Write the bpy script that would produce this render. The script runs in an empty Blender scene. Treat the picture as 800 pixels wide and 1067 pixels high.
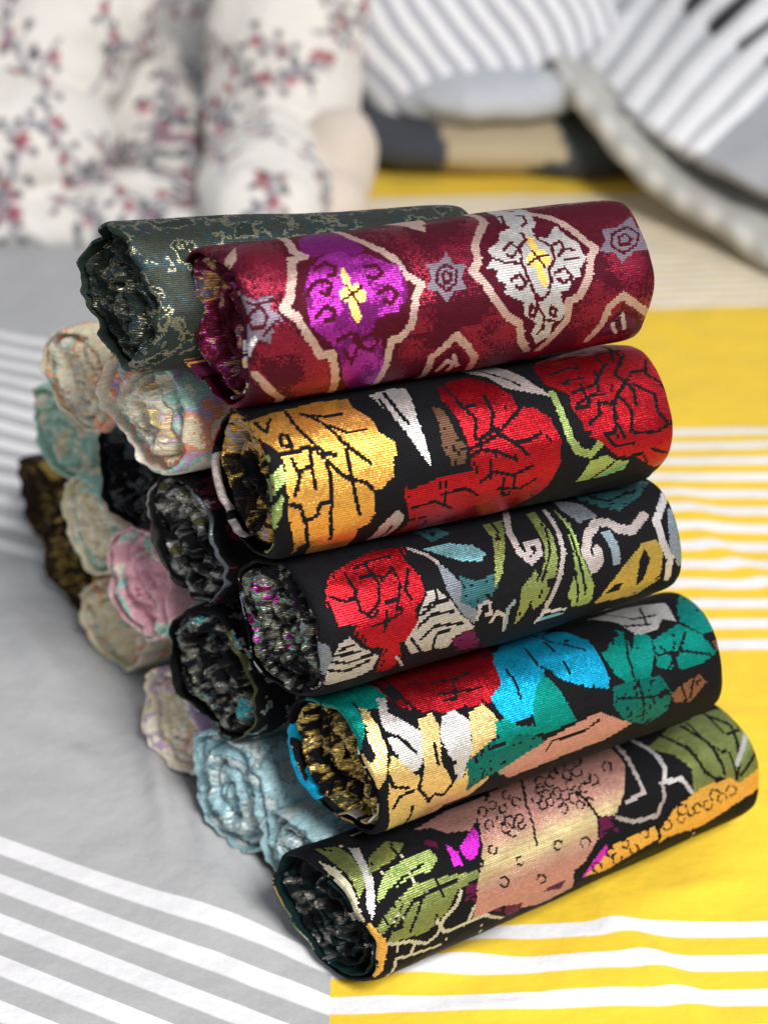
import bpy, math, random
import numpy as np
from mathutils import Vector, Matrix, Euler
scene = bpy.context.scene
COL = scene.collection
rng = np.random.default_rng(7)

# ------------------------------------------------------------------ helpers
def srgb(r, g, b):
    def f(c):
        c /= 255.0
        return c / 12.92 if c <= .04045 else ((c + .055) / 1.055) ** 2.4
    return (f(r), f(g), f(b))

def _hash(ix, iy, iz, seed):
    h = (ix.astype(np.int64) * 374761393 + iy.astype(np.int64) * 668265263 + iz.astype(np.int64) * 2147483647 + seed * 1274126177) & 0xffffffff
    h = ((h ^ (h >> 13)) * 1103515245) & 0xffffffff
    h = ((h ^ (h >> 16)) * 2246822519) & 0xffffffff
    return ((h ^ (h >> 15)) & 0xffffff) / float(0xffffff)

def vnoise(x, y, z, seed=0):
    """smooth value noise in -1..1"""
    x, y, z = np.broadcast_arrays(np.asarray(x, float), np.asarray(y, float), np.asarray(z, float))
    ix, iy, iz = np.floor(x), np.floor(y), np.floor(z)
    fx, fy, fz = x - ix, y - iy, z - iz
    fx, fy, fz = [t * t * t * (t * (t * 6 - 15) + 10) for t in (fx, fy, fz)]
    r = 0
    for a in (0, 1):
        for b in (0, 1):
            for c in (0, 1):
                w = (fx if a else 1 - fx) * (fy if b else 1 - fy) * (fz if c else 1 - fz)
                r = r + w * _hash(ix + a, iy + b, iz + c, seed)
    return r * 2 - 1

def fbm(x, y, z, seed=0, octv=3, gain=.5):
    s, a, f = 0, 1., 1.
    for o in range(octv):
        s = s + a * vnoise(x * f, y * f, z * f, seed + o * 17)
        a *= gain; f *= 2.03
    return s

def mesh_from(name, verts, faces, mat=None, smooth=True, uv=None, fcol=None):
    me = bpy.data.meshes.new(name)
    verts = np.asarray(verts, np.float32); faces = np.asarray(faces, np.int32)
    k = faces.shape[1]
    me.vertices.add(len(verts)); me.vertices.foreach_set('co', verts.ravel())
    me.loops.add(faces.size); me.loops.foreach_set('vertex_index', faces.ravel())
    me.polygons.add(len(faces))
    me.polygons.foreach_set('loop_start', np.arange(0, faces.size, k, dtype=np.int32))
    if smooth: me.polygons.foreach_set('use_smooth', np.ones(len(faces), bool))
    me.update(calc_edges=True)
    if uv is not None:
        l = me.uv_layers.new(name='UVMap'); l.data.foreach_set('uv', np.asarray(uv, np.float32).ravel())
    if fcol is not None:
        a = me.attributes.new('col', 'FLOAT_COLOR', 'CORNER')
        a.data.foreach_set('color', np.repeat(np.asarray(fcol, np.float32), k, axis=0).ravel())
    if mat: me.materials.append(mat)
    me.validate()
    return me

def obj(name, me, parent=None, loc=None):
    o = bpy.data.objects.new(name, me); COL.objects.link(o)
    if parent: o.parent = parent
    if loc is not None: o.location = loc
    return o

def tag(o, label, cat, group=None, kind=None):
    if label: o['label'] = label
    if cat: o['category'] = cat
    if group: o['group'] = group
    if kind: o['kind'] = kind
    return o

def grid_faces(nr, nc, wrap=False):
    """nr x nc vertex grid; wrap closes the rows"""
    i = np.arange(nr if wrap else nr - 1); j = np.arange(nc - 1)
    I, J = np.meshgrid(i, j, indexing='ij')
    I2 = (I + 1) % nr
    return np.stack([I * nc + J, I * nc + J + 1, I2 * nc + J + 1, I2 * nc + J], -1).reshape(-1, 4)

# ------------------------------------------------------------------ materials
def new_mat(name):
    m = bpy.data.materials.new(name); m.use_nodes = True
    return m, m.node_tree.nodes, m.node_tree.links, m.node_tree.nodes['Principled BSDF']

def math_node(N, L, op, a, b=None, c=None):
    n = N.new('ShaderNodeMath'); n.operation = op
    for i, v in enumerate((a, b, c)):
        if v is None: continue
        if isinstance(v, (int, float)): n.inputs[i].default_value = v
        else: L.new(v, n.inputs[i])
    return n.outputs[0]

def vmath(N, L, op, a, b=None, s=None):
    n = N.new('ShaderNodeVectorMath'); n.operation = op
    for i, v in enumerate((a, b)):
        if v is None: continue
        if isinstance(v, tuple): n.inputs[i].default_value = v
        else: L.new(v, n.inputs[i])
    if s is not None: n.inputs['Scale'].default_value = s
    return n.outputs[0]

def brocade(name, rib=.00010, spark=.08, rough=.32, cellu=1.0, ribs=1.0, warp=.45):
    """woven lame: colour and metal share per woven cell; weft ribs, single threads that glint"""
    m, N, L, P = new_mat(name)
    at = N.new('ShaderNodeAttribute'); at.attribute_name = 'col'
    uv = N.new('ShaderNodeUVMap')
    geo = N.new('ShaderNodeNewGeometry')
    # per thread random
    sc = vmath(N, L, 'MULTIPLY', uv.outputs[0], (cellu, ribs, 1))
    fl = vmath(N, L, 'FLOOR', sc)
    wn = N.new('ShaderNodeTexWhiteNoise'); wn.noise_dimensions = '2D'; L.new(fl, wn.inputs['Vector'])
    # long thread streaks along the roll
    st = vmath(N, L, 'MULTIPLY', uv.outputs[0], (.12, ribs * 1.0, 1))
    ns = N.new('ShaderNodeTexNoise'); ns.inputs['Scale'].default_value = 1.0; ns.inputs['Detail'].default_value = 2; L.new(st, ns.inputs['Vector'])
    big = N.new('ShaderNodeTexNoise'); big.inputs['Scale'].default_value = .07; big.inputs['Detail'].default_value = 3; L.new(uv.outputs[0], big.inputs['Vector'])
    # colour variation of the yarn itself
    v1 = math_node(N, L, 'MULTIPLY_ADD', wn.outputs['Value'], .3, .85)
    v2 = math_node(N, L, 'MULTIPLY_ADD', ns.outputs['Fac'], .5, .75)
    vv = math_node(N, L, 'MULTIPLY', v1, v2)
    cm = N.new('ShaderNodeMix'); cm.data_type = 'RGBA'; cm.blend_type = 'MULTIPLY'; cm.inputs[0].default_value = 1
    L.new(at.outputs['Color'], cm.inputs[6])
    cc = N.new('ShaderNodeCombineColor'); [L.new(vv, cc.inputs[i]) for i in range(3)]
    L.new(cc.outputs[0], cm.inputs[7])
    sg = N.new('ShaderNodeSeparateXYZ'); L.new(sc, sg.inputs[0])
    gap = math_node(N, L, 'ABSOLUTE', math_node(N, L, 'SINE', math_node(N, L, 'MULTIPLY', sg.outputs[1], math.pi)))
    gm = N.new('ShaderNodeMapRange'); L.new(gap, gm.inputs[0]); gm.inputs[1].default_value = .05; gm.inputs[2].default_value = .65; gm.inputs[3].default_value = warp; gm.inputs[4].default_value = 1.08
    gc = N.new('ShaderNodeCombineColor'); [L.new(gm.outputs[0], gc.inputs[i]) for i in range(3)]
    cm2 = N.new('ShaderNodeMix'); cm2.data_type = 'RGBA'; cm2.blend_type = 'MULTIPLY'; cm2.inputs[0].default_value = 1
    L.new(cm.outputs[2], cm2.inputs[6]); L.new(gc.outputs[0], cm2.inputs[7])
    L.new(cm2.outputs[2], P.inputs['Base Color'])
    met = math_node(N, L, 'MULTIPLY', at.outputs['Alpha'], .92)
    L.new(met, P.inputs['Metallic'])
    rr = math_node(N, L, 'MULTIPLY_ADD', at.outputs['Alpha'], rough - .62, .62)
    rr = math_node(N, L, 'ADD', rr, math_node(N, L, 'MULTIPLY_ADD', big.outputs['Fac'], .3, -.15))
    L.new(rr, P.inputs['Roughness'])
    P.inputs['Specular IOR Level'].default_value = .08
    # glinting normal
    off = vmath(N, L, 'SUBTRACT', wn.outputs['Color'], (.5, .5, .5))
    s2 = N.new('ShaderNodeVectorMath'); s2.operation = 'SCALE'; L.new(off, s2.inputs[0])
    amt = math_node(N, L, 'MULTIPLY_ADD', at.outputs['Alpha'], spark * 2, spark * .2)
    L.new(amt, s2.inputs['Scale'])
    nn = vmath(N, L, 'NORMALIZE', vmath(N, L, 'ADD', geo.outputs['Normal'], s2.outputs[0]))
    # ribs
    sx = N.new('ShaderNodeSeparateXYZ'); L.new(sc, sx.inputs[0])
    ph = math_node(N, L, 'MULTIPLY', sx.outputs[1], math.pi)
    rb = math_node(N, L, 'ABSOLUTE', math_node(N, L, 'SINE', ph))
    phx = math_node(N, L, 'MULTIPLY', sx.outputs[0], math.pi)
    rx = math_node(N, L, 'ABSOLUTE', math_node(N, L, 'SINE', phx))
    hh = math_node(N, L, 'ADD', rb, math_node(N, L, 'MULTIPLY', rx, .35))
    hh = math_node(N, L, 'ADD', hh, math_node(N, L, 'MULTIPLY', at.outputs['Alpha'], .9))
    bp = N.new('ShaderNodeBump'); bp.inputs['Strength'].default_value = .8; bp.inputs['Distance'].default_value = rib
    L.new(hh, bp.inputs['Height']); L.new(nn, bp.inputs['Normal'])
    L.new(bp.outputs[0], P.inputs['Normal'])
    return m

def cloth(name, color=None, rough=.85, attr=False, bump=.0004, sheen=.15):
    m, N, L, P = new_mat(name)
    P.inputs['Roughness'].default_value = rough
    P.inputs['Specular IOR Level'].default_value = .2
    P.inputs['Sheen Weight'].default_value = sheen
    tc = N.new('ShaderNodeTexCoord')
    n1 = N.new('ShaderNodeTexNoise'); n1.inputs['Scale'].default_value = 14; n1.inputs['Detail'].default_value = 5
    n2 = N.new('ShaderNodeTexNoise'); n2.inputs['Scale'].default_value = 900; n2.inputs['Detail'].default_value = 1
    L.new(tc.outputs['Object'], n1.inputs['Vector']); L.new(tc.outputs['Object'], n2.inputs['Vector'])
    v = math_node(N, L, 'MULTIPLY_ADD', n1.outputs['Fac'], .12, .94)
    v = math_node(N, L, 'MULTIPLY', v, math_node(N, L, 'MULTIPLY_ADD', n2.outputs['Fac'], .2, .9))
    cc = N.new('ShaderNodeCombineColor'); [L.new(v, cc.inputs[i]) for i in range(3)]
    cm = N.new('ShaderNodeMix'); cm.data_type = 'RGBA'; cm.blend_type = 'MULTIPLY'; cm.inputs[0].default_value = 1
    if attr:
        at = N.new('ShaderNodeAttribute'); at.attribute_name = 'col'; L.new(at.outputs['Color'], cm.inputs[6])
    else: cm.inputs[6].default_value = (*color, 1)
    L.new(cc.outputs[0], cm.inputs[7]); L.new(cm.outputs[2], P.inputs['Base Color'])
    bp = N.new('ShaderNodeBump'); bp.inputs['Strength'].default_value = .6; bp.inputs['Distance'].default_value = bump
    L.new(n2.outputs['Fac'], bp.inputs['Height']); L.new(bp.outputs[0], P.inputs['Normal'])
    return m

MB = brocade('brocade_weave', rib=.00011)
MBP = brocade('pale_brocade_weave', spark=.12, rough=.45, warp=.8)
MCORE = brocade('loose_thread_ends', rib=.00025, spark=.32, rough=.36, warp=.6)
MCOREP = brocade('pale_thread_ends', rib=.0002, spark=.16, rough=.5, warp=.85)

# yarn palette: colour, share of metal yarn
PAL = {
 'm': ((.060, .004, .012), .35), 'r': ((.20, .016, .036), .85), 'p': ((.12, .008, .10), .5), 'q': ((.30, .025, .27), .9),
 'w': ((.54, .52, .51), .8), 'v': ((.40, .385, .38), .65), 's': ((.16, .13, .165), .55), 'g': ((.92, .60, .14), .8),
 'c': ((.40, .27, .22), .5), 'c2': ((.42, .29, .25), .65), 'n': ((.10, .010, .045), .5), 'k': ((.0045, .0045, .006), 0.), 'G': ((.70, .36, .075), .92),
 'G2': ((.70, .50, .20), .9), 'W': ((.40, .345, .335), .7), 'l': ((.27, .36, .12), .85), 'B': ((.10, .05, .03), .6),
 'R': ((.38, .012, .020), .95), 't': ((.10, .35, .20), .8), 'C': ((.38, .35, .32), .65), 'a': ((.17, .19, .22), .7),
 'T': ((.16, .38, .42), .75), 'd': ((.03, .10, .11), .7), 'y': ((.21, .25, .08), .85), 'Y': ((.45, .32, .07), .85),
 'A': ((.24, .30, .35), .8), 'E': ((.004, .23, .19), .8), 'e': ((.004, .13, .11), .7), 'b': ((.01, .36, .62), .88),
 'D': ((.20, .09, .05), .7), 'N': ((.50, .25, .21), .8), 'M': ((.58, .56, .24), .75), 'F': ((.50, .47, .34), .6), 'h': ((.62, .03, .55), .85),  # M: pale green sheen colour painted over the pink N
 'O': ((.74, .42, .09), .8),
 # rolls behind
 'gg': ((.036, .042, .034), .5), 'gt': ((.030, .05, .058), .65), 'gs': ((.22, .21, .14), .85), 'gd': ((.02, .03, .024), .4),
 'cr': ((.74, .65, .46), .2), 'cw': ((.80, .74, .62), .25), 'ct': ((.38, .60, .52), .35), 'co': ((.80, .34, .20), .4), 'cl': ((.50, .36, .54), .3), 'cg': ((.75, .62, .28), .7),
 'pk': ((.74, .40, .46), .2), 'pd': ((.60, .29, .36), .2), 'pw': ((.72, .58, .52), .6),
 'bl': ((.34, .52, .56), .35), 'bd': ((.20, .32, .36), .35), 'bw': ((.52, .60, .60), .7),
 'bn': ((.045, .024, .014), .3), 'bg': ((.50, .34, .08), .9), 'bk': ((.02, .018, .018), .2),
 'kg': ((.07, .07, .068), .6), 'ks': ((.34, .33, .31), .85), 'kt': ((.05, .28, .30), .8), 'ko': ((.10, .10, .045), .6),
 'ln': ((.006, .020, .022), .2), 'mx': ((.10, .012, .03), .5),
}
KEYS = list(PAL); KI = {k: i for i, k in enumerate(KEYS)}
PARR = np.array([[*PAL[k][0], PAL[k][1]] for k in KEYS])

# ------------------------------------------------------------------ drawing the woven figure on the cell grid (rows = girth, columns = length)
class Raster:
    def __init__(s, rows, cols, base):
        s.R, s.C = rows, cols
        s.a = np.full((rows, cols), KI[base], int)
        s.Y, s.X = np.meshgrid(np.arange(rows) + .5, np.arange(cols) + .5, indexing='ij')
    def poly(s, pts, key):
        P = np.asarray(pts, float)
        for sh in (0, s.R, -s.R):
            Q = P.copy(); Q[:, 1] += sh
            x0, x1 = int(max(0, Q[:, 0].min() - 1)), int(min(s.C, Q[:, 0].max() + 2))
            y0, y1 = int(max(0, Q[:, 1].min() - 1)), int(min(s.R, Q[:, 1].max() + 2))
            if x1 <= x0 or y1 <= y0: continue
            X = s.X[y0:y1, x0:x1]; Y = s.Y[y0:y1, x0:x1]
            ins = np.zeros(X.shape, bool)
            for (ax, ay), (bx, by) in zip(Q, np.roll(Q, -1, 0)):
                if ay == by: continue
                c = ((ay > Y) != (by > Y)) & (X < (bx - ax) * (Y - ay) / (by - ay) + ax)
                ins ^= c
            s.a[y0:y1, x0:x1][ins] = KI[key]
    def stroke(s, pts, w, key, asp):
        # w in cells along the length; asp converts girth cells to the same measure
        P = np.asarray(pts, float)
        for sh in (0, s.R, -s.R):
            for (ax, ay), (bx, by) in zip(P[:-1], P[1:]):
                ay += sh; by += sh
                h = w / 2 + .3
                x0, x1 = int(max(0, min(ax, bx) - h - 1)), int(min(s.C, max(ax, bx) + h + 2))
                y0, y1 = int(max(0, min(ay, by) - h - 1)), int(min(s.R, max(ay, by) + h + 2))
                if x1 <= x0 or y1 <= y0: continue
                X = s.X[y0:y1, x0:x1]; Y = s.Y[y0:y1, x0:x1] * asp
                dx, dy = bx - ax, (by - ay) * asp
                t = np.clip(((X - ax) * dx + (Y - ay * asp) * dy) / (dx * dx + dy * dy + 1e-9), 0, 1)
                d = np.hypot(X - ax - t * dx, Y - ay * asp - t * dy)
                s.a[y0:y1, x0:x1][d < h] = KI[key]

def draw(ras, shapes, asp, dx=0, dy=0, flip=False):
    for key, w, pts in shapes:
        P = np.array(pts, float).reshape(-1, 2) / 4.
        if flip: P[:, 0] = ras.C - P[:, 0]
        P[:, 0] += dx; P[:, 1] += dy
        if w == 0: ras.poly(P, key)
        else: ras.stroke(P, w / 10., key, asp)

def mottle(rows, cols, recipe, seed, su=.06, sv=.09):
    """broken figured ground made of clumps; recipe: (key, share)"""
    Y, X = np.meshgrid(np.arange(rows), np.arange(cols), indexing='ij')
    th = Y / rows * 2 * math.pi; rr = rows / (2 * math.pi)
    cx, cy = np.cos(th) * rr, np.sin(th) * rr
    n = fbm(cx * sv, cy * sv, X * su, seed, 3, .6)
    n2 = fbm(cx * sv * 3, cy * sv * 3, X * su * 3, seed + 5, 2)
    v = n + .35 * n2 + .25 * (rng.random(n.shape) - .5)
    q = v.ravel().argsort().argsort().reshape(v.shape) / v.size
    a = np.zeros(v.shape, int); acc = 0
    for k, sh in recipe:
        a[(q >= acc) & (q <= acc + sh + 1e-6)] = KI[k]; acc += sh
    return a

# ------------------------------------------------------------------ a fabric roll
def build_roll(spec):
    A = Vector(spec['a']); B = Vector(spec['b'])
    r = spec['r']; seed = spec['seed']
    ax = (B - A); Ln = ax.length; ax.normalize()
    up = Vector((0, 0, 1)); yv = up.cross(ax).normalized(); zv = ax.cross(yv).normalized()
    rot = Matrix((ax, yv, zv)).transposed()
    root = bpy.data.objects.new('fabric_roll', None); COL.objects.link(root)
    root.empty_display_size = .02
    mid = A.copy() - zv * r
    root.location = mid; root.rotation_euler = rot.to_euler()
    tag(root, spec['label'], 'fabric roll', spec.get('group', 'brocade fabric rolls stacked in a pyramid'))
    C, R = spec['cols'], spec['rows']
    fa, ft, fo = spec['flat']
    tap = spec.get('tap', .0)
    def rad(th, s):
        q = 1 + fa * np.cos(2 * (th - ft)) + fo * np.cos(3 * th + seed) + .5 * fo * np.cos(6 * th + seed * 2.1)
        cx, cy = np.cos(th) * 1.3, np.sin(th) * 1.3
        q = q + spec.get('lump', .024) * fbm(cx, cy, s / .06, seed, 2) + .007 * fbm(cx * 3.4, cy * 3.4, s / .02, seed + 9, 2)
        # long soft creases running along the roll
        q = q + .012 * np.maximum(0, vnoise(cx * 2.6, cy * 2.6, s / .16, seed + 31)) ** 2 * 2
        return r * q * (1 + tap * (.5 - s / Ln))
    jit = spec.get('jit', .005)
    def rim(th):
        cx, cy = np.cos(th), np.sin(th)
        return jit * .7 * fbm(cx * 1.1, cy * 1.1, 0 * th, seed + 3, 2) + jit * spec.get('fray', .12) * fbm(cx * 4, cy * 4, 0 * th, seed + 4, 2) + spec.get('skew', .01) * np.cos(th - spec.get('skewt', 0))
    def rimr(th):
        return .4 * jit * fbm(np.cos(th) * .8, np.sin(th) * .8, 0 * th, seed + 103, 1)
    th = np.arange(R) / R * 2 * math.pi
    sc = np.linspace(0, Ln, C + 1)
    hw = .0010
    # profile stations: (s, radial inset)
    lip = [(hw - hw * math.cos(t), hw - hw * math.sin(t)) for t in np.linspace(-math.pi / 2, math.pi / 2, 7)]
    # left: inner wall going in, then around the lip, then body
    st = [(.022, 2 * hw + .0012), (.012, 2 * hw + .0004), (.005, 2 * hw)] + [(hw - hw * math.sin(math.pi / 2 - 0) * math.cos(t), hw - hw * math.sin(t)) for t in np.linspace(-math.pi / 2, math.pi / 2, 6)]
    body = [(x, 0.) for x in sc if hw * 1.2 < x < Ln - hw * 1.2]
    stR = [(Ln - a, b) for a, b in st[::-1]]
    prof = st + body + stR
    S = np.array([p[0] for p in prof]); I = np.array([p[1] for p in prof])
    TH, SS = np.meshgrid(th, S, indexing='ij'); II = np.broadcast_to(I, TH.shape)
    rr = rad(TH, np.clip(SS, 0, Ln))
    eL = np.exp(-np.maximum(SS, 0) / .05); eR = np.exp(-np.maximum(Ln - SS, 0) / .02); eS = np.exp(-np.maximum(SS, 0) / .015)
    # ends: outer fold rounds over and flares a little unevenly
    rr = rr * (1 - .05 * np.exp(-SS / .004) - .05 * np.exp(-(Ln - SS) / .004))
    rr = rr + spec.get('flare', .002) * fbm(np.cos(TH) * 1.6, np.sin(TH) * 1.6, SS / .03, seed + 13, 2) * eS
    rr = rr * (1 + spec.get('hex', .02) * np.cos(5 * TH + seed) * np.exp(-np.maximum(Ln - SS, 0) / .03)) - II
    X = SS + rim(TH) * eL - rimr(TH) * eR
    Y = -np.cos(TH) * rr; Z = np.sin(TH) * rr + r
    V = np.stack([X, Y, Z], -1).reshape(-1, 3)
    nc = len(prof)
    F = grid_faces(R, nc, True)
    colidx = np.clip(((S[:-1] + S[1:]) / 2 / Ln * C).astype(int), 0, C - 1)
    ras = spec['ras']
    fc = PARR[ras[:, colidx]].reshape(-1, 4).copy()
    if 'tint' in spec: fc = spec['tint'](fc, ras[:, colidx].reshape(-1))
    inner = np.zeros((R, nc - 1), bool); inner[:, :4] = True; inner[:, -4:] = True
    lin = PARR[KI[spec['lining']]]
    fc[inner.reshape(-1)] = lin
    # uv in woven cells
    ui = np.arange(nc); umap = S / Ln * C
    ii, jj = np.meshgrid(np.arange(R), np.arange(nc - 1), indexing='ij')
    kk = R / spec.get('ribrows', R)
    UV = np.stack([np.stack([umap[jj], ii / kk], -1), np.stack([umap[jj + 1], ii / kk], -1), np.stack([umap[jj + 1], (ii + 1) / kk], -1), np.stack([umap[jj], (ii + 1) / kk], -1)], 2)
    F = F[:, ::-1]; UV = UV[:, :, ::-1]
    me = mesh_from('outer_wrap', V, F, spec.get('mat', MB), uv=UV.reshape(-1, 2), fcol=fc)
    obj('outer_wrap', me, root)
    # ---- rolled core seen at each end
    for side in (0, 1):
        if side == 1 and not spec.get('right', True): continue
        nr, nt = (110, 300) if side == 0 else (40, 120)
        rho = np.linspace(.0, 1., nr); tt = np.arange(nt) / nt * 2 * math.pi
        RHO, T = np.meshgrid(rho, tt, indexing='ij')
        Rin = rad(T, 0 * T if side == 0 else 0 * T + Ln) * (.95 if side == 0 else .93) - 2 * hw + .0006
        px, py = RHO * np.cos(T), RHO * np.sin(T)
        wp = spec.get('warp', .09)
        wx = px + wp * fbm(px * 1.8, py * 1.8, 0 * px, seed + 40, 2); wy = py + wp * fbm(px * 1.8, py * 1.8, 0 * px + 5, seed + 41, 2)
        e = spec.get('ecc', .68); ea = spec.get('eca', .5)
        qx = (wx * math.cos(ea) + wy * math.sin(ea)) / e; qy = (-wx * math.sin(ea) + wy * math.cos(ea))
        rw = np.hypot(qx, qy); tw = np.arctan2(qy, qx)
        turns = spec.get('turns', 3.0)
        ph = rw * turns + tw / (2 * math.pi)
        lay = np.floor(ph); fr = ph - lay
        fold = np.clip(np.sin(math.pi * fr), 0, 1) ** .5           # 0 in the gap, 1 on the crest of a layer
        lay2 = lay - tw / (2 * math.pi)                             # continuous along the spiral
        drift = vnoise(lay2 * 1.3, 0 * ph, 0 * ph, seed + 44)       # each turn sits a little in or out
        pleat = 1 - np.abs(vnoise(tw * 3.2 * np.maximum(rw, .25) * 2, lay2 * 2, fr * 1.2, seed + 47)) * 2
        crum = fbm(px * 3.0, py * 3.0, 0 * px, seed + 50, 3, .5)
        crm2 = 1 - np.abs(fbm(px * 6 + 3 + .5 * crum, py * 6, 0 * px, seed + 60, 2, .5)) * 2
        cr_ = spec.get('crum', .0016)
        rec = spec.get('recess', .007)
        D = rec + .011 * (1 - fold) * spec.get('gap', 1.) + .0045 * drift - .0016 * pleat - cr_ * .7 * crum - cr_ * .6 * crm2
        D = D - spec.get('bulge', .0) * (1 - RHO ** 2)
        D = D + .004 * np.exp(-(1 - RHO) / .04)
        D = D + (rim(T) * RHO if side == 0 else rimr(T) * RHO)
        Xc = D if side == 0 else Ln - D
        Yc = -np.cos(T) * RHO * Rin; Zc = np.sin(T) * RHO * Rin + r
        ca = spec.get('crum', .0016) * .7
        Yc = Yc + ca * fbm(px * 7, py * 7, 0 * px, seed + 71, 2) * (1 - RHO ** 4); Zc = Zc + ca * fbm(px * 7, py * 7, 0 * px, seed + 72, 2) * (1 - RHO ** 4)
        V = np.stack([Xc, Yc, Zc], -1).reshape(-1, 3)
        i = np.arange(nr - 1); j = np.arange(nt); I_, J_ = np.meshgrid(i, j, indexing='ij'); J2 = (J_ + 1) % nt
        F = np.stack([I_ * nt + J_, (I_ + 1) * nt + J_, (I_ + 1) * nt + J2, I_ * nt + J2], -1).reshape(-1, 4)
        if side == 0: F = F[:, ::-1]
        # colours: clumps of loose floats
        cx, cy = px[:-1], py[:-1]
        n = fbm(cx * 3, cy * 3, 0 * cx + .7, seed + 80, 3, .65) + spec.get('fleck', .4) * (fbm(cx * 18, cy * 18, 0 * cx, seed + 81, 2) + .7 * (rng.random(cx.shape) - .5))
        q = n.ravel().argsort().argsort().reshape(n.shape) / n.size
        a = np.zeros(q.shape, int); acc = 0
        for k, sh in spec['core']:
            a[(q >= acc) & (q <= acc + sh + 1e-6)] = KI[k]; acc += sh
        if 'belt' in spec:      # the outer turns show the figured side of the cloth
            n3 = fbm(cx * 3.2, cy * 3.2, 0 * cx + 2, seed + 84, 3, .6) + .12 * (rng.random(cx.shape) - .5)
            q3 = n3.ravel().argsort().argsort().reshape(n3.shape) / n3.size
            b = np.zeros(q3.shape, int); acc = 0
            for k, sh in spec['belt']:
                b[(q3 >= acc) & (q3 <= acc + sh + 1e-6)] = KI[k]; acc += sh
            edge = ph[:-1] / turns + .05 * n3
            a = np.where(edge > spec.get('beltr', .80), b, a)
        fcc = PARR[a.reshape(-1)].copy()
        cell = 1000 * r
        uvx = np.stack([px * cell * 1.0, py * cell * 1.0], -1).reshape(-1, 2)
        UV = uvx[F.reshape(-1)]
        me = mesh_from('rolled_core', V, F, spec.get('coremat', MCORE), uv=UV, fcol=fcc)
        obj('rolled_core', me, root)
    # ---- optional folded edges at the left mouth
    for fl in spec.get('edges', []):
        t0, t1, inset, out, wid, key = fl[:6]
        thick = fl[6] if len(fl) > 6 else .0012
        n = 90; tt = np.linspace(t0, t1, n)
        env = np.clip(np.minimum(np.linspace(0, 1, n), np.linspace(1, 0, n)) * 6, 0, 1)
        rb = rad(tt, 0 * tt) * .95 - inset + .0012 * fbm(np.cos(tt) * 3, np.sin(tt) * 3, 0 * tt, seed + 90, 2)
        x0 = rim(tt) - out * env + .001 * fbm(np.cos(tt) * 4, np.sin(tt) * 4, 0 * tt + 4, seed + 91, 2)
        prof2 = [(wid, 0), (0, 0), (-.0006, -thick * .5), (0, -thick), (wid, -thick)]
        VV = []
        for dx, dr in prof2:
            VV.append(np.stack([x0 + dx, -np.cos(tt) * (rb + dr), np.sin(tt) * (rb + dr) + r], -1))
        VV = np.stack(VV, 1).reshape(-1, 3)
        F = grid_faces(n, 5)
        kk2 = key if isinstance(key, (list, tuple)) else [(key, 1.)]
        nn = rng.random(len(F)); a = np.zeros(len(F), int); acc = 0
        cl = np.repeat(fbm(tt[:-1] * 3, 0 * tt[:-1], 0 * tt[:-1], seed + 95, 2), 4)
        q = (cl + .12 * nn); q = q.argsort().argsort() / len(q)
        for k, sh in kk2:
            a[(q >= acc) & (q <= acc + sh + 1e-6)] = KI[k]; acc += sh
        u = np.repeat(np.arange(n), 5) * 1.0; v = np.tile(np.arange(5), n) * 2.0
        UV = np.stack([v, u], -1)[F.reshape(-1)]
        me = mesh_from('folded_edge', VV, F, MB, uv=UV, fcol=PARR[a])
        obj('folded_edge', me, root)
    return root

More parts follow.
